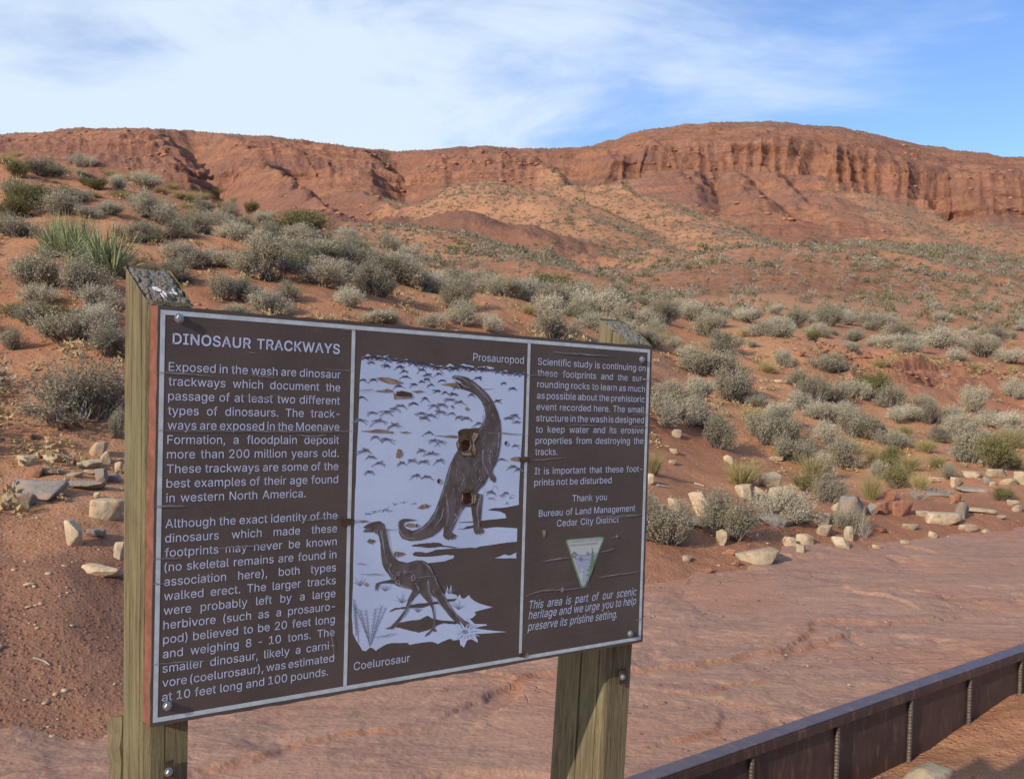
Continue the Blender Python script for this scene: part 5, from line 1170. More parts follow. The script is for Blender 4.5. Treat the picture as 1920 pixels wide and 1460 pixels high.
# ================================================================== ROCKS
def make_rock(seed, sx, sy, sz, ang=0.6, slab=False):
    """angular broken stone: a box of random corner cuts, with chipped faces"""
    R = np.random.RandomState(seed)
    n = 10; g = np.linspace(-1, 1, n+1); V = []; ix = {}
    F = []
    def vid(p):
        k = tuple(np.round(p, 5))
        if k not in ix: ix[k] = len(V); V.append(p)
        return ix[k]
    for ax in range(3):
        for s in (-1, 1):
            for i in range(n):
                for j in range(n):
                    q = []
                    for a, b in ((i, j), (i+1, j), (i+1, j+1), (i, j+1)):
                        p = [0, 0, 0]; p[ax] = s; p[(ax+1) % 3] = g[a]; p[(ax+2) % 3] = g[b]; q.append(vid(p))
                    F.append(q if s > 0 else q[::-1])
    V = np.array(V, float)
    V = V/np.power(np.sum(np.abs(V)**9, 1), 1/9)[:, None]      # rounded box
    for k in range(9):                                         # planes that cut corners off
        d = R.normal(size=3); d[2] *= 0.7; d /= np.linalg.norm(d); lim = R.uniform(0.68, 1.05)
        t = V@d; V = np.where((t > lim)[:, None], V-np.outer(t-lim, d), V)
    V[:, 0] += 0.18*R.uniform(-1, 1)*V[:, 2]; V[:, 1] += 0.15*R.uniform(-1, 1)*V[:, 2]
    V[:, 2] += 0.22*R.uniform(-1, 1)*V[:, 0]*(0 if slab else 1)
    nn = fbm(V[:, 0]*2.2+seed*3.1, V[:, 1]*2.2+V[:, 2]*1.7, 4, seed)
    V *= (1+0.07*nn)[:, None]
    V *= np.array([sx, sy, sz])/2
    me = mesh_np('rock', V, np.array(F), smooth=False)
    return me
ROCKS = []   # (px, base py, w px, h px, kind, label)
def rock(px, py, w, h, kind, label, depth=0.75, yaw=None, lean=0.0, name=None, sink=0.14):
    P = ground(px, py)
    if P is None: return
    f = FPX/P[1]; sx = w/f; sz = h/f
    mat = {'P': M_PALE, 'G': M_GREY, 'R': M_RED}[kind]
    seed = int(px*7+py*13) % 9973
    flat = w > 2.1*h
    sy = sx*depth if not flat else sx*0.62
    sz = sz*1.1 if not flat else sz*0.82
    me = make_rock(seed, sx, sy, sz*(1+sink), slab=flat)
    o = link(name or ('flat_rock' if flat else 'rock'), me, mat, None, (P[0], P[1]+sy*0.30, P[2]+sz*(0.5-sink*0.5)))
    R = random.Random(seed); o.rotation_euler = (R.uniform(-.06, .06), lean, R.uniform(-.35, .35) if yaw is None else yaw)
    o['label'] = label; o['category'] = 'rock'
    ROCKS.append((P[0], P[1], sx))
    return o
G1 = 'loose rocks at the foot of the right bank'
L = [
(1427,1057,78,31,'P','big pale limestone block with a flat top, lying lowest at the edge of the wash'),
(1353,1021,20,26,'P','small upright pale rock under the dark round shrub beside the wash'),
(1314,967,34,42,'P','pale slab leaning upright against the round shrub by the sign board'),
(1267,958,26,20,'P','squarish pale rock half behind the shrub next to the sign board'),
(1445,914,40,27,'P','cube-shaped pale boulder with one shaded face beside a straw grass tuft'),
(1401,938,36,27,'P','pale rock behind the round shrub, directly below the cube-shaped boulder'),
(1426,934,22,18,'P','small greyish rock touching the pale rock behind the round shrub'),
(1462,934,38,22,'P','flat-topped pale rock hidden behind the silvery shrub of the bank'),
(1503,935,18,12,'P','little pale rock on the sand just past the silvery shrub of the bank'),
(1310,991,64,20,'G','dark grey ledge stone between the two dark shrubs nearest the sign'),
(1455,986,72,26,'G','grey ledge stone showing beneath the silvery shrub on the bank'),
(1532,985,56,25,'P','cracked tan ledge block with a square broken end above the wash'),
(1482,1027,26,18,'P','pale wedge of stone, left one of a three-stone cluster by the wash'),
(1512,1024,32,19,'P','pale arched stone at the top of the three-stone cluster by the wash'),
(1506,1045,20,22,'P','pointed grey stone standing lowest in the three-stone cluster by the wash'),
(1371,1039,26,11,'R','flat reddish stone on the dirt under the dark round shrub'),
(1382,1061,15,10,'R','small round pink stone left of the big limestone block'),
(1366,869,17,15,'P','small white rock alone on the sand above the first straw tuft'),
(1218,908,16,19,'P','pale rock showing beside the right edge of the sign board, above the shrub'),
(1262,871,15,8,'P','tiny pale stone on the sand above the bones near the sign'),
(1265,851,18,9,'P','flat pale chip on the sand below a white rock near the sign'),
(1268,819,19,13,'P','white jagged rock at the foot of the long silver shrub near the sign'),
(1455,863,27,9,'P','flat cream stone under the grey shrubs in the middle of the slope'),
(1575,957,26,14,'P','flat pale stone on the bank top between the two ledge blocks'),
(1582,1029,34,19,'P','pale rock with a dark right end, below the twiggy bush on the bank'),
(1593,1013,17,24,'P','narrow upright pale rock behind the dark-ended one'),
(1600,968,44,34,'G','big dark grey boulder under the twiggy bush on the bank'),
(1634,965,18,20,'G','grey stone block joined to the right of the dark boulder'),
(1655,964,30,22,'R','reddish tan ledge block, left half of the split ledge'),
(1690,966,38,25,'R','rounded reddish ledge block, right half of the split ledge'),
(1670,937,22,15,'R','small pinkish rock lying above the split ledge'),
(1775,985,62,26,'P','long tilted tan slab above the far edge of the wash'),
(1810,972,30,28,'G','blue-grey rock standing behind the long tilted slab'),
(1825,997,34,15,'P','broken stone with a deep dark notch at the end of the tilted slab'),
(1752,1009,17,11,'P','small tan pointed stone near the wash, alone below the tilted slab'),
(1793,943,19,15,'R','orange-red squarish stone at the end of the thin grey ledge'),
(1794,913,22,17,'P','rounded pale rock beside a small shrub above the thin ledge'),
(1764,903,35,11,'P','long low pale stone left of the rounded pale rock'),
(1830,896,40,13,'P','long pale stone at the left end of the upper rock line'),
(1873,894,42,17,'P','thick pale slab below the green-yellow shrub by the frame edge'),
(1893,909,32,14,'P','pale slab lying just below the thick slab of the upper rock line'),
(1855,908,16,12,'G','small dark-fronted stone in the middle of the upper rock line'),
(1862,912,12,8,'P','tiny white stone below the upper rock line'),
(1915,908,22,22,'P','pale block at the far right end of the upper rock line'),
(1775,931,60,9,'G','thin grey ledge running along the dirt, left section'),
(1828,922,56,8,'G','thin grey ledge running along the dirt, right section'),
(1905,948,28,13,'P','pale stone near the frame edge above the wash, upper of two'),
(1910,960,20,12,'P','pale stone near the frame edge above the wash, lower of two'),
(1845,962,56,9,'P','thin pale ledge behind the notched stone'),
(1885,975,15,8,'G','small dark stone alone near the wash by the frame edge'),
(1500,668,20,10,'R','small reddish rock next to the pale shrub on the upper slope'),
(1465,718,26,8,'P','thin pale stone on the upper slope right of the big grey shrub'),
(1773,706,20,9,'G','flat grey stone on the broken red bank'),
(1392,1012,30,14,'R','low reddish stone half buried under the dark round shrub, right side'),
(1548,1004,34,18,'P','tan stone sunk in the dirt left of the twiggy bush'),
(1655,1000,26,12,'R','reddish stone on the dirt below the split ledge'),
(1710,994,28,13,'P','tan stone on the dirt between split ledge and tilted slab'),
(1556,976,22,12,'P','small tan ledge end right of the cracked ledge block'),
(1240,962,24,14,'P','low tan stone between the sign edge and the squarish rock'),
(1732,968,26,12,'P','low tan stone right of the split ledge'),
(1700,1032,18,9,'P','tiny tan stone near the wash below the split ledge'),
(1648,1050,16,8,'P','tiny pale stone at the wash edge below the twiggy bush'),
(1860,1000,24,9,'P','small pale stone at the wash edge under the thin ledge'),
(1290,1052,18,9,'P','small tan stone on dirt under the first dark shrub'),
(1330,1075,14,8,'R','tiny red stone at the wash edge nearest the board'),
# the rocks beside the left post
(137,1023,36,42,'P','faceted pale boulder with a sunlit left face, beside the left post'),
(176,1007,38,18,'G','flat dark rock tucked behind the faceted pale boulder'),
(183,1079,84,20,'P','long flat pale rock with a shaded end, lowest beside the left post'),
(222,1047,24,34,'P','upright pale rock half hidden by the left post'),
(198,974,60,33,'P','pale block with a snowy-white top resting against the left post'),
(62,937,104,42,'G','biggest flat grey slab at the left, lying in shade'),
(22,949,68,28,'G','thick grey slab cut by the left frame edge'),
(147,917,78,18,'G','wide thin grey slab left of the post, flush with the dirt'),
(46,874,34,18,'P','rounded pale rock at the upper left of the slab patch'),
(62,894,30,19,'R','reddish wedge rock touching the rounded pale rock'),
(99,867,46,18,'P','lumpy pale rock at the top of the slab patch'),
(181,855,30,24,'P','pale rock with a shaded side, topmost beside the left post'),
(197,867,20,20,'P','pointed cream rock just below the topmost one by the left post'),
(163,878,46,19,'P','flat cream slab in the middle of the slab patch'),
(93,889,42,13,'G','thin grey slab between the rounded and cream rocks'),
(137,893,28,9,'P','small pale chip right of the thin grey slab'),
(166,887,24,8,'P','small flat pale stone below the flat cream slab'),
(188,907,26,26,'G','grey stone standing among the slabs near the post'),
(207,903,36,15,'G','long grey stone reaching to the left post'),
(221,887,16,21,'P','pale rock peeking out from behind the left post'),
(180,933,11,9,'P','tiny pale stone on bare dirt below the slabs'),
(52,1098,20,6,'P','thin pale flake on the bare dirt at the left'),
(133,868,18,10,'R','small dark red stone between the lumpy and cream rocks'),
]
for a in L: rock(*a[:6], lean=(-0.5 if a[0] == 1314 else 0.0))
def flat_rock_uv(u, v, sx, sy, sz, mat, label, zlift=0.0, seed=1, name='rock'):
    x, y = uv2xy(u, v); z = float(near_z(np.array(u), np.array(v)))
    me = make_rock(seed, sx, sy, sz); o = link(name, me, mat, None, (x, y, z+zlift)); o.rotation_euler = (0, 0, math.atan2(ud[1], ud[0]))
    o['label'] = label; o['category'] = 'rock'
# rock and clod at the bottom frame edge, below the steel wall
def near_hit(px, py):
    d = ray(px, py)
    for t in np.linspace(2, 12, 1500):
        P = CAM+d*t; u, v = float(P[:2]@ud), float(P[:2]@nd)
        if v < vw and P[2] < near_z(np.array(u), np.array(v)): return u, v
    return None
h_ = near_hit(1720, 1459); print('near hit', h_, 'vw', vw)
if h_: flat_rock_uv(h_[0]+0.0, h_[1]-0.10, 0.42, 0.34, 0.20, M_PALE, 'pale pitted rock poking up at the foot of the steel wall', -0.035, 11)
if h_: flat_rock_uv(h_[0]-0.33, h_[1]+0.0, 0.26, 0.26, 0.18, M_RED, 'red clod of sandstone beside the pitted rock below the steel wall', 0.03, 12)

# ---- pebbles and grit: nobody could count them
def pebbles(name, pts, sizes, mat, seed):
    R = np.random.RandomState(seed); n = len(pts)
    base = np.array([[1,0,0],[.3,.95,0],[-.8,.6,0],[-.8,-.6,0],[.3,-.95,0],[.55,.35,.75],[-.45,.45,.7],[-.3,-.5,.8],[.4,-.5,.65],[0,0,-.6]])
    fc = np.array([[0,1,5],[1,2,6],[1,6,5],[2,3,7],[2,7,6],[3,4,8],[3,8,7],[4,0,8],[0,5,8],[5,6,7],[5,7,8],[1,0,9],[2,1,9],[3,2,9],[4,3,9],[0,4,9]])
    V = base[None]*(1+R.uniform(-.25, .25, (n, 10, 1)))
    a = R.uniform(0, math.tau, n); ca, sa = np.cos(a)[:, None], np.sin(a)[:, None]
    sc = sizes[:, None]; e = R.uniform(.55, 1, (n, 1)); zz = R.uniform(.3, .7, (n, 1))
    x = (V[..., 0]*ca-V[..., 1]*sa*e)*sc; y = (V[..., 0]*sa+V[..., 1]*ca*e)*sc; z = V[..., 2]*sc*zz
    V = np.stack([x+pts[:, :1], y+pts[:, 1:2], z+pts[:, 2:3]], -1).reshape(-1, 3)
    F = (fc[None]+(np.arange(n)*10)[:, None, None]).reshape(-1, 3)
    me = mesh_np(name, V, F); return link(name, me, mat, None, kind='stuff')
RS_ = np.random.RandomState(4)
def hill_points(n, kmin, kmax, pxmin=-60, pxmax=1980, fn=None, R=RS_):
    r0, r1 = np.searchsorted(kk, kmin), np.searchsorted(kk, kmax)
    c0, c1 = np.searchsorted(px_f, pxmin), np.searchsorted(px_f, pxmax)
    i = R.uniform(r0, r1-1.01, n); j = R.uniform(c0, c1-1.01, n)
    ii, jj = i.astype(int), j.astype(int); a, b = (i-ii)[:, None], (j-jj)[:, None]
    P = G[ii, jj]*(1-a)*(1-b)+G[ii+1, jj]*a*(1-b)+G[ii, jj+1]*(1-a)*b+G[ii+1, jj+1]*a*b
    if fn is not None:
        k = fn(P, ii, jj); P = P[k]; ii = ii[k]; jj = jj[k]
    return P, ii, jj
clump = lambda P, ii, jj: fbm(P[:, 0]*1.1, P[:, 1]*1.1, 3, 201)+RS_.uniform(-.35, .35, len(P)) > 0.05
P, _, _ = hill_points(16000, 0.95, 2.9, fn=clump); print('peb', len(P))
pebbles('pebbles', P, 0.006+0.012*RS_.rand(len(P))**3, M_RED, 1)
P, _, _ = hill_points(5000, 0.95, 3.6, fn=clump)
pebbles('pale_pebbles', P, 0.004+0.030*RS_.rand(len(P))**5, M_PALE, 2)
P, _, _ = hill_points(2500, 3.2, 5.0, fn=clump)
pebbles('slope_stones', P, 0.02+0.06*RS_.rand(len(P))**3, M_RED, 3)
# grit caught on the bedrock and below the wall
uu = RS_.uniform(0.5, 13, 3000); vv = vw+RS_.uniform(0.15, 4.5, 3000)
k = fbm(uu*0.7, vv*1.6, 3, 207)+RS_.uniform(-.2, .2, 3000) > 0.25; uu, vv = uu[k], vv[k]; x, y = uv2xy(uu, vv)
pebbles('wash_grit', np.stack([x, y, np.full(len(x), ZW+0.008)], 1), 0.005+0.012*RS_.rand(len(x))**3, M_RED, 4)
k = RS_.rand(len(x)) < 0.13; pebbles('pale_wash_grit', np.stack([x[k]+.03, y[k]+.05, np.full(k.sum(), ZW+0.010)], 1), 0.006+0.016*RS_.rand(k.sum())**3, M_PALE, 5)
uu = RS_.uniform(4.5, 11, 900); vv = vw-RS_.uniform(0.06, 2.6, 900)**1.0; x, y = uv2xy(uu, vv)
pebbles('near_grit', np.stack([x, y, near_z(uu, vv)+0.002], 1), 0.004+0.008*RS_.rand(900)**3, M_RED, 6)
# clods of the broken red bank
fn = lambda P, ii, jj: (np.abs(P[:, 0]/P[:, 1]-0.385) < 0.11) & (fbm(P[:, 0]*.5, P[:, 1]*.5, 3, 211) > 0.0)
P, _, _ = hill_points(2600, 3.95, 5.0, 1350, 1960, fn)
pebbles('bank_clods', P, 0.05+0.16*RS_.rand(len(P))**3, M_RED, 7)
# boulders strewn over the far talus and mesa
fn = lambda P, ii, jj: (VEG[ii, jj] < .4) & (fbm(P[:, 0]*.03, P[:, 1]*.03, 3, 213) > 0.05)
P, _, _ = hill_points(5000, 8.6, 12.4, fn=fn)
pebbles('talus_boulders', P, 0.35+1.3*RS_.rand(len(P))**3, M_RED, 8)

# pale dead sticks lying about
M_STICK = simple('bleached_stick', (0.42, 0.36, 0.28), 0.9, 0.1, 20, (0.30, 0.25, 0.2))
def stick(name, label, pts, r, z=None):
    P = [ground(*p) for p in pts]
    P = [p+np.array([0, 0, r*1.2]) for p in P]; V = []; F = []; n = 6; O = P[0]
    for i, p in enumerate(P):
        d = (P[min(i+1, len(P)-1)]-P[max(i-1, 0)]); d /= np.linalg.norm(d); s = np.cross(d, [0, 0, 1]); s /= np.linalg.norm(s)+1e-9; t = np.cross(s, d)
        rr = r*(1-0.5*i/len(P))
        for j in range(n): a = j*math.tau/n; V.append(tuple(p-O+s*math.cos(a)*rr+t*math.sin(a)*rr))
        if i: F += [((i-1)*n+j, (i-1)*n+(j+1) % n, i*n+(j+1) % n, i*n+j) for j in range(n)]
    F.append(tuple(range(n))[::-1]); F.append(tuple(range(len(V)-n, len(V))))
    me = bpy.data.meshes.new(name); me.from_pydata(V, [], F); me.update(); o = link(name, me, M_STICK, None, tuple(O)); o['label'] = label; o['category'] = 'stick'
stick('bleached_stick', 'curved bleached stick on the bare dirt left of the sign post', [(62,1236),(72,1238),(84,1242),(95,1249)], 0.008)
stick('bleached_stick', 'short bleached stick near the wash below the twiggy bush', [(1556,1041),(1563,1044),(1570,1049)], 0.016)
stick('bleached_stick', 'straight bleached stick on the sand above the shrub beside the sign', [(1232,911),(1243,913),(1255,915)], 0.016)
stick('bleached_stick', 'bleached stick pointing at the leaning pale slab', [(1302,908),(1311,910),(1320,913)], 0.016)
# ================================================================== PLANTS
def mat_leaf(name, c1, c2, var=0.22, trans=0.25):
    m = Mat(name, 0.85, 0.1); g = m.n.new('ShaderNodeNewGeometry'); oi = m.n.new('ShaderNodeObjectInfo')
    c = m.mix(g.outputs['Random Per Island'], c1, c2)
    hs = m.n.new('ShaderNodeHueSaturation'); m.l.new(c, hs.inputs['Color']); m.l.new(m.rng(oi.outputs['Random'], 0, 1, 1-var, 1+var, False), hs.inputs['Value'])
    o = m.coord('Object'); ns = m.noise(o, 3.0, 3, 0.5)
    c = m.mix(m.rng(ns, 0.35, 0.65, 0.0, 0.5), hs.outputs[0], c2)
    m.color(c)
    tr = m.n.new('ShaderNodeBsdfTranslucent'); m.l.new(c, tr.inputs[0]); ad = m.n.new('ShaderNodeMixShader'); ad.inputs[0].default_value = trans
    out = m.n['Material Output']; m.l.new(m.b.outputs[0], ad.inputs[1]); m.l.new(tr.outputs[0], ad.inputs[2]); m.l.new(ad.outputs[0], out.inputs[0])
    return m.m
LEAF = {'G': mat_leaf('grey_green_leaves', (0.425, 0.385, 0.285), (0.300, 0.270, 0.185)),
        'S': mat_leaf('silver_leaves', (0.58, 0.53, 0.41), (0.45, 0.41, 0.30)),
        'O': mat_leaf('olive_leaves', (0.250, 0.225, 0.100), (0.175, 0.170, 0.075)),
        'T': mat_leaf('straw_blades', (0.50, 0.40, 0.20), (0.35, 0.30, 0.14)),
        'Y': mat_leaf('yucca_blades', (0.33, 0.345, 0.19), (0.22, 0.255, 0.135), 0.1, 0.1),
        'D': mat_leaf('dead_twigs', (0.42, 0.38, 0.33), (0.30, 0.27, 0.24), 0.1, 0.0)}
STEM = {'G': simple('dark_twig_bark', (0.21, 0.185, 0.155), 0.9, 0.1), 'S': simple('pale_twig_bark', (0.30, 0.265, 0.215), 0.9, 0.1),
        'O': simple('brown_twig_bark', (0.14, 0.115, 0.07), 0.9, 0.1)}
STEM['D'] = LEAF['D']; STEM['T'] = LEAF['T']; STEM['Y'] = LEAF['Y']
FAR = {'G': mat_leaf('brush_grey_green', (0.250, 0.228, 0.160), (0.175, 0.160, 0.110), 0, 0.1), 'S': mat_leaf('brush_silvery', (0.33, 0.30, 0.23), (0.25, 0.232, 0.175), 0, 0.1),
       'O': mat_leaf('brush_olive', (0.20, 0.18, 0.08), (0.15, 0.14, 0.07), 0, 0.1), 'T': mat_leaf('litter_straw', (0.46, 0.36, 0.20), (0.36, 0.27, 0.15), 0, 0.1)}
class Acc:
    def __init__(s): s.V = []; s.F = []; s.n = 0
    def tri(s, A, B, C_):
        n = len(A); s.V.append(np.stack([A, B, C_], 1).reshape(-1, 3)); s.F.append(np.arange(3*n).reshape(n, 3)+s.n); s.n += 3*n
    def ribbon(s, P, w, R):
        """P: (m, k, 3) polylines, w: (m,) base width; narrows to a point"""
        m, k, _ = P.shape; D = P[:, -1]-P[:, 0]; side = np.cross(D, R.normal(size=(m, 3))); side /= np.linalg.norm(side, axis=1, keepdims=True)+1e-9
        V = []
        for i in range(k-1):
            ww = (w*(1-i/(k-1)))[:, None]/2; V += [P[:, i]-side*ww, P[:, i]+side*ww]
        V.append(P[:, -1]); V = np.stack(V, 1); nv = V.shape[1]; F = []
        for i in range(k-2): F += [[2*i, 2*i+1, 2*i+3], [2*i, 2*i+3, 2*i+2]]
        F.append([2*(k-2), 2*(k-2)+1, 2*(k-1)])
        F = np.array(F); s.V.append(V.reshape(-1, 3)); s.F.append((F[None]+(np.arange(m)*nv)[:, None, None]).reshape(-1, 3)+s.n); s.n += m*nv
    def get(s): return np.concatenate(s.V), np.concatenate(s.F)
def unit(v): return v/(np.linalg.norm(v, axis=-1, keepdims=True)+1e-9)
def bush_geo(kind, seed, q=1.0):
    """one plant, about 1 wide and 1 high, base at the origin -> (stems V,F), (foliage V,F)"""
    R = np.random.RandomState(seed); st = Acc(); fo = Acc()
    if kind in 'GSOD':
        nl = R.randint(8, 13)
        ang = R.uniform(0, math.tau, nl); rr = 0.34*np.sqrt(R.uniform(0.0, 1, nl)); lz = R.uniform(0.36, 0.70, nl)*(1-0.55*(rr/0.36)**2)
        Lc = np.stack([rr*np.cos(ang), rr*np.sin(ang), lz], 1); lr = R.uniform(0.14, 0.26, nl)
        nt = int({'G': 820, 'S': 760, 'O': 620, 'D': 160}[kind]*q)
        li = R.randint(0, nl, nt); d = unit(R.normal(size=(nt, 3))+np.array([0, 0, 0.35]))
        up = {'G': 0.25, 'S': 0.55, 'O': 0.7, 'D': 0.2}[kind]
        end = Lc[li]+d*(lr[li]*R.uniform(0.66, 1.22, nt))[:, None]+np.array([0, 0, 1])*up*0.12*R.rand(nt)[:, None]
        end[:, 2] = np.maximum(end[:, 2], 0.03+0.10*R.rand(nt))
        root = Lc[li]*np.array([0.28, 0.28, 0.0])+R.normal(size=(nt, 3))*np.array([0.03, 0.03, 0.0])
        hub = Lc[li]*np.array([0.72, 0.72, 0.52])+R.normal(size=(nt, 3))*0.045
        mid = (hub+end)/2+R.normal(size=(nt, 3))*0.02
        nb = max(14, nt//9); k = R.choice(nt, nb, replace=False)
        st.ribbon(np.stack([root[k], (root[k]+hub[k])/2+R.normal(size=(nb, 3))*.02, hub[k], mid[k]], 1), np.full(nb, 0.022), R)
        st.ribbon(np.stack([hub, mid, end], 1), R.uniform(0.005, 0.009, nt)*(1.3 if kind == 'D' else 1), R)
        per = {'G': 7, 'S': 8, 'O': 8, 'D': 1}[kind]; n = nt*per
        a = np.repeat(mid, per, 0); b = np.repeat(end, per, 0); t = R.uniform(-0.15, 1.06, (n, 1))
        p = a+(b-a)*t+R.normal(size=(n, 3))*0.012
        ax = unit(unit(b-a)*0.9+R.normal(size=(n, 3))*0.75+np.array([0, 0, up]))
        ln = {'G': 0.024, 'S': 0.032, 'O': 0.040, 'D': 0.03}[kind]*R.uniform(0.6, 1.3, (n, 1))/math.sqrt(q)
        wd = {'G': 0.0090, 'S': 0.0080, 'O': 0.0085, 'D': 0.004}[kind]*R.uniform(0.7, 1.3, (n, 1))/math.sqrt(q)
        sd_ = unit(np.cross(ax, R.normal(size=(n, 3))))
        fo.tri(p-sd_*wd, p+sd_*wd, p+ax*ln)
    elif kind == 'T':
        n = int(620*q); a = R.uniform(0, math.tau, n); sp = np.abs(R.normal(0, 0.30, n)); r0 = 0.11*np.sqrt(R.rand(n))
        base = np.stack([r0*np.cos(a), r0*np.sin(a), np.zeros(n)], 1)
        L_ = R.uniform(0.55, 1.05, n); dirr = np.stack([np.cos(a)*np.sin(sp), np.sin(a)*np.sin(sp), np.cos(sp)], 1)
        m1 = base+dirr*(L_*0.5)[:, None]; e = base+dirr*L_[:, None]+np.stack([np.cos(a), np.sin(a), -0.9*np.ones(n)], 1)*(0.16*L_*R.rand(n))[:, None]
        fo.ribbon(np.stack([base, m1, e], 1), R.uniform(0.010, 0.016, n)/math.sqrt(q), R)
        k = slice(0, n//6); st.ribbon(np.stack([base[k], m1[k]*.5+base[k]*.5, m1[k]*np.array([1.5, 1.5, .8])], 1), np.full(n//6, 0.014), R)
    elif kind == 'Y':
        for h in range(3):
            c = np.array([R.uniform(-.2, .2), R.uniform(-.2, .2), R.uniform(0.02, 0.12)]); n = 90
            a = R.uniform(0, math.tau, n); el = np.radians(R.uniform(12, 86, n)); d = np.stack([np.cos(a)*np.cos(el), np.sin(a)*np.cos(el), np.sin(el)], 1)
            L_ = R.uniform(0.55, 0.85, n)*(0.75+0.35*np.sin(el)); b0 = c+d*0.03
            m1 = b0+d*(L_*.5)[:, None]; e = b0+d*L_[:, None]-np.array([0, 0, 1])*(0.05*L_*np.cos(el))[:, None]
            fo.ribbon(np.stack([b0, m1, e], 1), R.uniform(0.034, 0.050, n), R)
        k = 12; a = R.uniform(0, math.tau, k); e = np.stack([.3*np.cos(a), .3*np.sin(a), .03*np.ones(k)], 1)
        st.ribbon(np.stack([e*0, e*.5+np.array([0, 0, .05]), e], 1), np.full(k, .02), R)
    return st.get(), fo.get()
LIB = {}
for kind, nv in (('G', 6), ('S', 5), ('O', 3), ('T', 3), ('Y', 3), ('D', 2)):
    LIB[kind] = []
    for i in range(nv):
        (sv, sf), (fv, ff) = bush_geo(kind, 300+i*17+ord(kind))
        ms = mesh_np('woody_stems', sv, sf); ms.materials.append(STEM[kind]); mf = mesh_np('foliage', fv, ff); mf.materials.append(LEAF[kind])
        mj = mesh_np('shrub_whole', np.concatenate([sv, fv]), np.concatenate([sf, ff+len(sv)])); mj.materials.append(STEM[kind]); mj.materials.append(LEAF[kind])
        mi = np.zeros(len(sf)+len(ff), np.int32); mi[len(sf):] = 1; mj.polygons.foreach_set('material_index', mi)
        ext = np.percentile(fv[:, 0], 98)-np.percentile(fv[:, 0], 2); hz_ = np.percentile(fv[:, 2], 98.5)
        LIB[kind].append((ms, mf, mj, ext, hz_))
KN = {'G': ('grey_green_shrub', 'grey-green shrub'), 'S': ('silvery_shrub', 'silvery pale shrub'), 'O': ('olive_shrub', 'olive-yellow shrub'), 'T': ('straw_grass_tuft', 'straw-coloured grass tuft'), 'Y': ('yucca', 'spiky green yucca'), 'D': ('dead_bush', 'bleached dead bush')}
Rb = random.Random(77)
PLACED = []
def plant(P, w, h, kind, split):
    ms, mf, mj, ext, hz_ = LIB[kind][Rb.randrange(len(LIB[kind]))]
    sc = (w/ext, w/ext*Rb.uniform(.85, 1.1), h/hz_); rot = (Rb.uniform(-.06, .06), Rb.uniform(-.06, .06), Rb.uniform(0, math.tau))
    nm = KN[kind][0]
    if split:
        o = bpy.data.objects.new(nm, None); S.collection.objects.link(o); o.empty_display_size = 0.1
        a = bpy.data.objects.new('woody_stems', ms); b = bpy.data.objects.new('foliage' if kind not in 'TY' else 'blades', mf)
        for c in (a, b): S.collection.objects.link(c); c.parent = o
    else:
        o = bpy.data.objects.new(nm, mj); S.collection.objects.link(o)
    o.location = P; o.scale = sc; o.rotation_euler = rot; o['category'] = {'T': 'grass tuft', 'Y': 'yucca'}.get(kind, 'shrub')
    PLACED.append((P[0], P[1], w)); return o
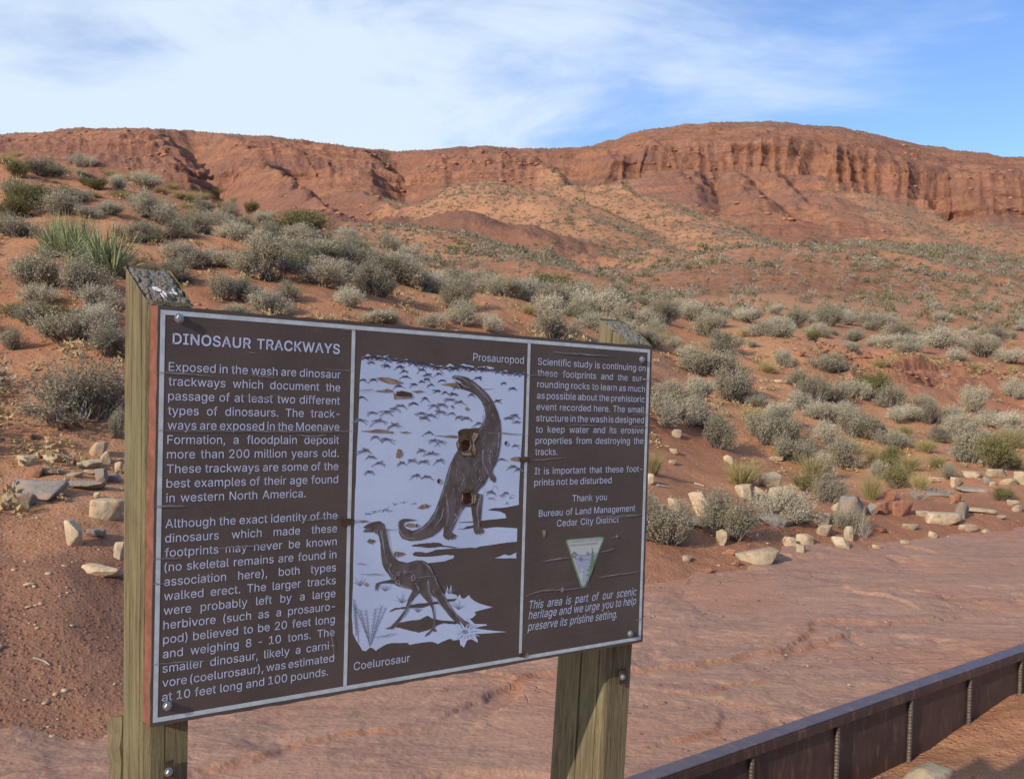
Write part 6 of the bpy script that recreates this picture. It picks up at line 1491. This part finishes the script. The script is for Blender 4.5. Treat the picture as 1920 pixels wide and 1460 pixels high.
# (px, base py, width px, height px, kind), read off the photograph
B = """137 314 32 26 S;163 316 32 22 S;62 328 72 34 G;34 335 38 32 O;8 308 34 22 T;104 330 28 24 T;100 344 16 10 T;160 334 36 13 S;163 349 28 16 O;181 357 30 24 O;215 354 32 26 S;262 352 58 28 S;292 348 24 14 T;202 330 26 12 T
140 380 42 28 G;220 368 42 12 T;258 406 50 46 S;202 404 48 26 S;163 411 42 24 S;302 362 32 14 T;335 371 32 18 T;358 377 28 22 T;381 395 34 24 G;430 411 30 34 G;466 404 38 26 O;300 422 56 42 S;362 436 60 44 G;270 448 48 26 S
238 456 70 40 G;278 454 50 36 G;315 446 56 34 G;335 501 62 46 S;352 503 50 34 G;402 501 54 32 S;45 398 82 50 O;95 404 68 52 G;18 414 54 44 O;100 388 50 40 O;30 372 60 36 G;34 450 60 44 G;8 440 40 40 G
88 486 66 70 Y;140 492 66 72 Y;190 524 92 84 Y;162 500 50 50 Y;62 546 82 74 G;142 561 92 80 G;60 574 66 38 S;100 606 80 34 O;180 606 60 36 S;28 600 50 30 O;60 612 66 44 G;118 646 108 62 G;172 620 64 42 S;190 668 86 60 G;20 657 38 42 G;140 803 174 122 G;214 822 26 52 G;66 824 20 10 G
500 528 100 84 G;462 520 50 42 S;415 564 50 50 G;446 562 44 42 G;460 566 48 36 G;496 592 72 46 S;440 592 56 20 S;536 567 48 40 G;648 576 52 36 S;702 608 60 26 S;722 610 52 24 G;812 616 46 27 S;640 520 52 32 S;694 554 82 66 G;712 556 50 44 G;754 532 76 52 G;792 547 62 44 S;820 548 56 36 S;856 582 54 54 G;868 612 56 46 S;916 624 52 34 S;946 558 60 38 G;892 548 64 40 S;986 564 56 42 S;1042 585 64 50 G;1030 608 52 52 S;1044 640 72 54 G;1120 594 88 50 S;1112 622 54 34 S;1176 622 56 50 G
1040 545 80 30 O;546 444 84 48 O;500 462 70 44 G;575 438 66 38 O;482 470 60 34 S;560 482 72 36 S;545 502 84 50 G;608 482 62 36 G;640 478 62 40 G;668 500 64 44 G;602 516 62 34 S;576 508 44 32 S;700 512 62 42 G;728 522 66 42 G;745 505 50 30 S;855 540 66 34 G;925 552 60 34 S;1010 560 50 36 G;1080 570 66 42 S;1150 570 60 40 G;430 450 60 34 S;400 424 50 28 S;450 430 46 26 G
1214 618 36 36 S;1245 608 70 44 G;1300 604 50 36 S;1228 632 36 30 S;1352 613 34 24 S;1330 634 48 48 G;1358 662 72 40 G;1266 654 26 22 S;1414 653 18 14 S;1392 602 80 26 G;1440 634 52 32 S;1462 628 46 32 S;1490 614 44 36 G;1545 633 24 16 G;1564 628 26 12 G;1290 678 38 28 S;1315 706 66 50 G;1348 704 60 44 G;1376 757 70 66 G;1262 756 60 40 S;1312 750 64 40 S;1245 802 50 62 S;1290 802 66 56 S;1322 806 50 34 G;1345 842 58 66 G;1425 768 50 27 G;1474 690 38 32 S;1595 662 28 20 S;1562 702 82 38 G;1508 728 52 32 G;1530 760 56 52 G;1570 758 50 40 G;1500 768 48 32 S;1610 750 46 34 S;1545 792 56 36 S;1585 790 46 34 S;1640 748 58 46 O;1676 766 50 44 G;1684 794 40 28 S;1718 790 40 28 S;1460 802 44 36 G;1430 836 64 62 G;1484 836 64 52 G;1462 792 44 36 S;1470 862 60 42 G;1508 874 52 44 G;1600 824 56 56 G;1642 826 50 46 G;1668 846 56 38 G;1550 834 44 42 S;1588 882 50 62 G;1650 876 46 42 T;1684 878 40 36 O;1712 884 46 34 T;1394 912 66 50 T;1530 902 52 50 T;1542 900 44 46 S;1635 940 38 54 T;1690 916 52 40 O;1728 920 36 34 T;1652 898 30 32 S;1560 944 50 50 G;1512 922 44 30 O;1545 936 40 34 T;1832 874 56 74 G;1872 882 66 62 O;1895 846 50 48 T;1225 892 38 48 T;1785 900 38 26 G;1890 940 38 22 O;1806 866 40 40 G
1775 656 60 38 S;1752 648 36 26 G;1794 678 40 24 S;1852 672 66 40 G;1898 682 46 28 S;1870 640 50 28 G;1684 634 46 28 G;1556 612 44 38 G;1594 610 44 24 S;1640 616 44 28 S;1904 750 34 38 S;1832 776 42 50 S;1752 800 42 46 G;1788 802 40 38 S;1808 822 58 42 S;1735 770 40 30 G;1886 806 56 32 S;1905 830 44 30 S;1858 800 40 28 S;1765 830 50 28 G;1700 842 40 26 S
1222 1016 64 84 G;1258 1024 74 72 G;1374 1016 108 88 G;1474 984 86 62 S;1600 1006 52 48 G;1725 938 44 22 D;1765 930 44 16 D;1622 1014 20 50 D
30 296 30 16 T;240 340 34 18 T;322 356 30 16 T;378 372 32 18 T;420 392 34 18 T;300 385 34 16 T;228 372 34 16 T;410 366 26 14 T;350 392 28 14 T;440 384 26 14 T;175 372 30 14 T;500 410 34 18 T;520 430 36 18 T
650 520 30 20 T;880 585 30 22 T;990 590 32 22 T;1240 640 30 22 T;1400 632 30 18 T;1440 700 34 24 T;1412 790 36 28 T;1600 852 36 30 T;1700 820 36 26 T;1740 850 40 30 T;1760 880 40 28 T;1820 842 40 30 T;1905 880 40 34 T;1480 935 34 28 T;1830 700 34 22 T;1650 690 30 18 T"""
ent = [tuple(x.split()) for l in B.split('\n') for x in l.split(';')]
ent = [(int(a), int(b), int(c), int(d), e) for a, b, c, d, e in ent]
ZN_ = [(lambda x, y: x < 240 and y >= 590, 'on the dirt beside the left post'),
 (lambda x, y: x < 240 and 480 <= y < 590, 'on the slope around the yuccas'),
 (lambda x, y: x < 240 and 360 <= y < 480, 'on the slope directly above the yuccas'),
 (lambda x, y: x < 240 and y < 360, 'on the sandy crest above the yuccas'),
 (lambda x, y: x < 520 and y < 400, 'near the crest between yuccas and far hill'),
 (lambda x, y: x < 520 and y < 480, 'in the brush belt under the crest'),
 (lambda x, y: x < 600 and y >= 540, "right above the heading panel"),
 (lambda x, y: x < 600, 'on the slope behind the left post top'),
 (lambda x, y: x < 790 and y < 560, 'on the ridge above the illustration panel'),
 (lambda x, y: x < 940 and y >= 560, "touching the board top over the illustration"),
 (lambda x, y: x < 1200 and y < 600, 'on the low ridge near the right post'),
 (lambda x, y: x < 1210, 'around the top of the right post'),
 (lambda x, y: x < 1500 and y < 700, 'on the red slope past the right board corner'),
 (lambda x, y: y < 700, 'above the broken red bank'),
 (lambda x, y: x < 1420 and y < 860, 'in the patch next to the board'),
 (lambda x, y: x < 1560 and y < 860, 'in the thicket straight below the pale upper slope'),
 (lambda x, y: x < 1720 and y < 860, 'in the middle patch below the broken bank'),
 (lambda x, y: y < 860, 'in the patch at the far right'),
 (lambda x, y: x < 1540, 'by the loose rocks near the board'),
 (lambda x, y: x < 1740, 'on the bank beyond the ledge blocks'),
 (lambda x, y: True, 'by the upper rock line')]
def zone(x, y):
    for f, n in ZN_:
        if f(x, y): return n
ORD = ['first','second','third','fourth','fifth','sixth','seventh','eighth','ninth','tenth','eleventh','twelfth','thirteenth','fourteenth','fifteenth']
groups = {}
for e in ent: groups.setdefault((e[4], zone(e[0], e[1])), []).append(e)
lab = {}
for (kd, zn), es_ in groups.items():
    es_.sort(key=lambda e: (e[0], e[1])); n = len(es_)
    big = max(es_, key=lambda e: e[2]*e[3]) if n > 2 else None
    for i, e in enumerate(es_):
        nm = KN[kd][1]
        if n == 1: lab[e] = f'only {nm} {zn}'
        elif e is big: lab[e] = f'largest {nm} {zn}'
        elif n == 2: lab[e] = f'{("left", "right")[i]} one of two {nm}s {zn}'
        else: lab[e] = f'{ORD[i]} {nm} from the left {zn}'
for e in ent:
    x, y, w, h, kd = e; P = ground(x, y)
    if P is None: print('no ground', e); continue
    f = FPX/P[1]; P = P+np.array([0, 0.25*w/f, 0]); P[2] -= 0.02*h/f
    if kd == 'Y': w *= 1.15; h *= 1.25
    o = plant(P, w/f*1.06, h/f*1.08, kd, w >= 60 or kd == 'Y'); o['label'] = lab[e]
    o['group'] = {'T': 'straw grass tufts on the slope', 'Y': 'yuccas on the left slope', 'D': 'dead bushes on the bank'}.get(kd, 'desert shrubs of the near slopes')
# --- more single shrubs on the near slopes where the photograph is thick with them
dX = np.linalg.norm(np.cross(G[1:, :-1]-G[:-1, :-1], G[:-1, 1:]-G[:-1, :-1]), axis=2)     # cell areas
def scatter(dens, n, R, lo=-70, hi=1990):
    w = (dX*dens[:-1, :-1]); inv = (px_f[:-1] > lo) & (px_f[:-1] < hi); w = w*inv[None, :]
    tot = w.sum(); cs = np.cumsum(w.ravel()); id_ = np.searchsorted(cs, R.rand(n)*cs[-1]); ii, jj = np.unravel_index(id_, w.shape)
    a, b = R.rand(n, 1), R.rand(n, 1)
    P = G[ii, jj]*(1-a)*(1-b)+G[ii+1, jj]*a*(1-b)+G[ii, jj+1]*(1-a)*b+G[ii+1, jj+1]*a*b
    return P, ii, jj, tot
Rn = np.random.RandomState(12)
def free(P, gap, extra=[]):
    for (x, y, w) in PLACED[::-1]:
        if (x-P[0])**2+(y-P[1])**2 < (w*gap)**2: return False
    for (x, y, w) in ROCKS:
        if (x-P[0])**2+(y-P[1])**2 < (w*0.5+0.15)**2: return False
    return True
ridge = ((GPX > 420) & (GPX < 1250) & (K > 4.15) & (K < 5.05))*1.0
upl = ((GPX < 520) & (K > 3.9) & (K < 5.0))*0.55
rightm = ((GPX > 1250) & (K > 4.9) & (K < 6.3))*1.3
dens = (ridge+upl+rightm)*(fbm(X*.3, Y*.3, 2, 301) > -0.15)
small_ones = {}
P, ii, jj, _ = scatter(dens, 900, Rn); cnt = 0
for p, i, j in zip(P, ii, jj):
    if cnt >= 100: break
    if not free(p, 0.62): continue
    kd = Rn.choice(['G', 'S', 'S', 'O', 'T'], p=[.30, .28, .12, .08, .22]); w = Rn.uniform(0.5, 1.05)*(0.6 if kd == 'T' else 1)
    o = plant(p-np.array([0, 0, .02]), w, w*Rn.uniform(.5, .75), kd, False); cnt += 1
    wh = 'above the red bank' if GPX[i, j] > 1250 else ('on the brushy ridge behind the board' if GPX[i, j] > 420 else 'on the brushy left slope')
    o['group'] = f'small {KN[kd][1]}s {wh}'; small_ones.setdefault((kd, wh), []).append((GPX[i, j], o))
TENS = ['', '', 'twenty', 'thirty', 'forty', 'fifty', 'sixty']; TO = ['', '', 'twentieth', 'thirtieth', 'fortieth', 'fiftieth', 'sixtieth']
ORD += ['sixteenth', 'seventeenth', 'eighteenth', 'nineteenth']
def ordn(i): return ORD[i-1] if i < 20 else (TO[i//10] if i % 10 == 0 else TENS[i//10]+'-'+ORD[i % 10-1])
for (kd, wh), q in small_ones.items():
    q.sort(key=lambda t: t[0])
    for i, (_x, o) in enumerate(q): o['label'] = f'small {KN[kd][1]} {wh}' + (f', {ordn(i+1)} from the left' if len(q) > 1 else '')
print('placed', len(PLACED))
# --- the rest as masses
def low_bush(kind, seed, nt):
    R = np.random.RandomState(seed); d = unit(R.normal(size=(nt, 3))*np.array([1, 1, .8])+np.array([0, 0, .5])); d[:, 2] = np.abs(d[:, 2])
    r = R.uniform(.45, 1.0, (nt, 1)); p = d*r*np.array([.5, .5, .62]); a = unit(d+R.normal(size=(nt, 3))*.7+np.array([0, 0, .4]))
    s = unit(np.cross(a, R.normal(size=(nt, 3)))); L_ = 0.34/math.sqrt(nt/14)*R.uniform(.7, 1.3, (nt, 1)); wd = L_*0.36
    V = np.stack([p-s*wd, p+s*wd, p+a*L_], 1).reshape(-1, 3); return V
def mass(name, P, size, kind, nt, seed, flat=0.62):
    if len(P) == 0: return
    R = np.random.RandomState(seed); vs = [low_bush(kind, seed+k, nt) for k in range(5)]; V = np.empty((len(P), nt*3, 3), np.float32)
    pick = R.randint(0, 5, len(P)); a = R.uniform(0, math.tau, len(P))
    for k in range(5):
        m = pick == k; B_ = vs[k][None]; c, s = np.cos(a[m])[:, None], np.sin(a[m])[:, None]
        V[m, :, 0] = B_[..., 0]*c-B_[..., 1]*s; V[m, :, 1] = B_[..., 0]*s+B_[..., 1]*c; V[m, :, 2] = B_[..., 2]
    hh = (flat*R.uniform(.7, 1.3, len(P)))
    V = V*size[:, None, None]*np.stack([np.ones_like(hh), np.ones_like(hh), hh/0.62], 1)[:, None, :]+P[:, None, :]
    V = V.reshape(-1, 3); F = np.arange(len(V)).reshape(-1, 3)
    return link(name, mesh_np(name, V, F), FAR[kind], kind='stuff')
# middle distance (near plain edge to the first mounds)
cov = np.clip(fbm(X*.12, Y*.12, 3, 303)+0.55, 0, 1)
dens = (((K > 4.6) & (K <= 8.3) & (Y > 44) & (Y < 190*RS))*1.0)*cov*(0.15+1.4*VEGM+0.3*(K < 6.5))*(PUR < 0.5)/(1+Y/160)
P, ii, jj, _ = scatter(dens, 4600, Rn)
ok = np.array([free(p, .6) if p[1] < 60 else True for p in P]); P = P[ok]
kd = Rn.choice(3, len(P), p=[.38, .50, .12])
for k, nm, key in ((0, 'grey_green_brush', 'G'), (1, 'silvery_brush', 'S'), (2, 'olive_brush', 'O')):
    q = P[kd == k]; mass(nm, q, Rn.uniform(.5, 1.15, len(q)), key, 80, 400+k*10, 0.6)
# far slopes
cov2 = np.clip(fbm(X*.035, Y*.035, 3, 305)+0.85, 0, 1)
dens = (((K > 5.8) & (K < 10.0))*VEG*1.2 + ((K > 5.8) & (K < 9.6))*0.05 + ((K >= 9.6) & (K < 12.4))*0.02 + ((K >= 12.4) & (K < 13.3))*0.16)*cov2
dens = dens*(PUR < .5)
P, ii, jj, _ = scatter(dens, 30000, Rn); kd = Rn.choice(2, len(P), p=[.55, .45])
for k, nm, key in ((0, 'far_grey_green_brush', 'G'), (1, 'far_silvery_brush', 'S')):
    q = P[kd == k]; mass(nm, q, Rn.uniform(.5, 1.1, len(q)), key, 16, 500+k*10, 0.5)
P, ii, jj, _ = scatter(((K > 5.8) & (K < 9.5))*VEG*(Y > 60), 160, Rn); mass('far_olive_brush', P, Rn.uniform(1.2, 2.4, len(P)), 'O', 40, 700, 0.5)
# dry grass and litter between the near shrubs
P, ii, jj, _ = scatter(((K > 2.6) & (K < 5.0))*(fbm(X*.8, Y*.8, 3, 307) > 0.0)*1.0, 1500, Rn)
mass('dry_ground_litter', P, Rn.uniform(.12, .34, len(P)), 'T', 26, 800, 0.5)

# the slope goes on with the same brush beyond the frame and behind the board
side = ((GPX < -45) | (GPX > 1965))*((K > 2.4) & (K < 5.05))*1.0 + ((GPX > 330) & (GPX < 1180) & (GPY > 665) & (K > 2.6) & (K < 5))*0.9
P, ii, jj, _ = scatter(side*(fbm(X*.25, Y*.25, 3, 311) > -0.1), 700, Rn, -700, 2600)
P = P[np.array([free(p, .55) for p in P])]; kd = Rn.choice(3, len(P), p=[.4, .45, .15])
for k, nm, key in ((0, 'outlying_grey_green_brush', 'G'), (1, 'outlying_silvery_brush', 'S'), (2, 'outlying_straw_grass', 'T')):
    q = P[kd == k]; mass(nm, q, Rn.uniform(.45, 1.05, len(q)), key, 300, 900+k*10, 0.62)
dens = ((K > 5.0) & (K < 9.6))*(0.12+VEG)*((GPX < -60) | (GPX > 1980))
P, ii, jj, _ = scatter(dens, 5000, Rn, -700, 2600); mass('outlying_far_brush', P, Rn.uniform(.5, 1.2, len(P)), 'S', 16, 950, 0.5)
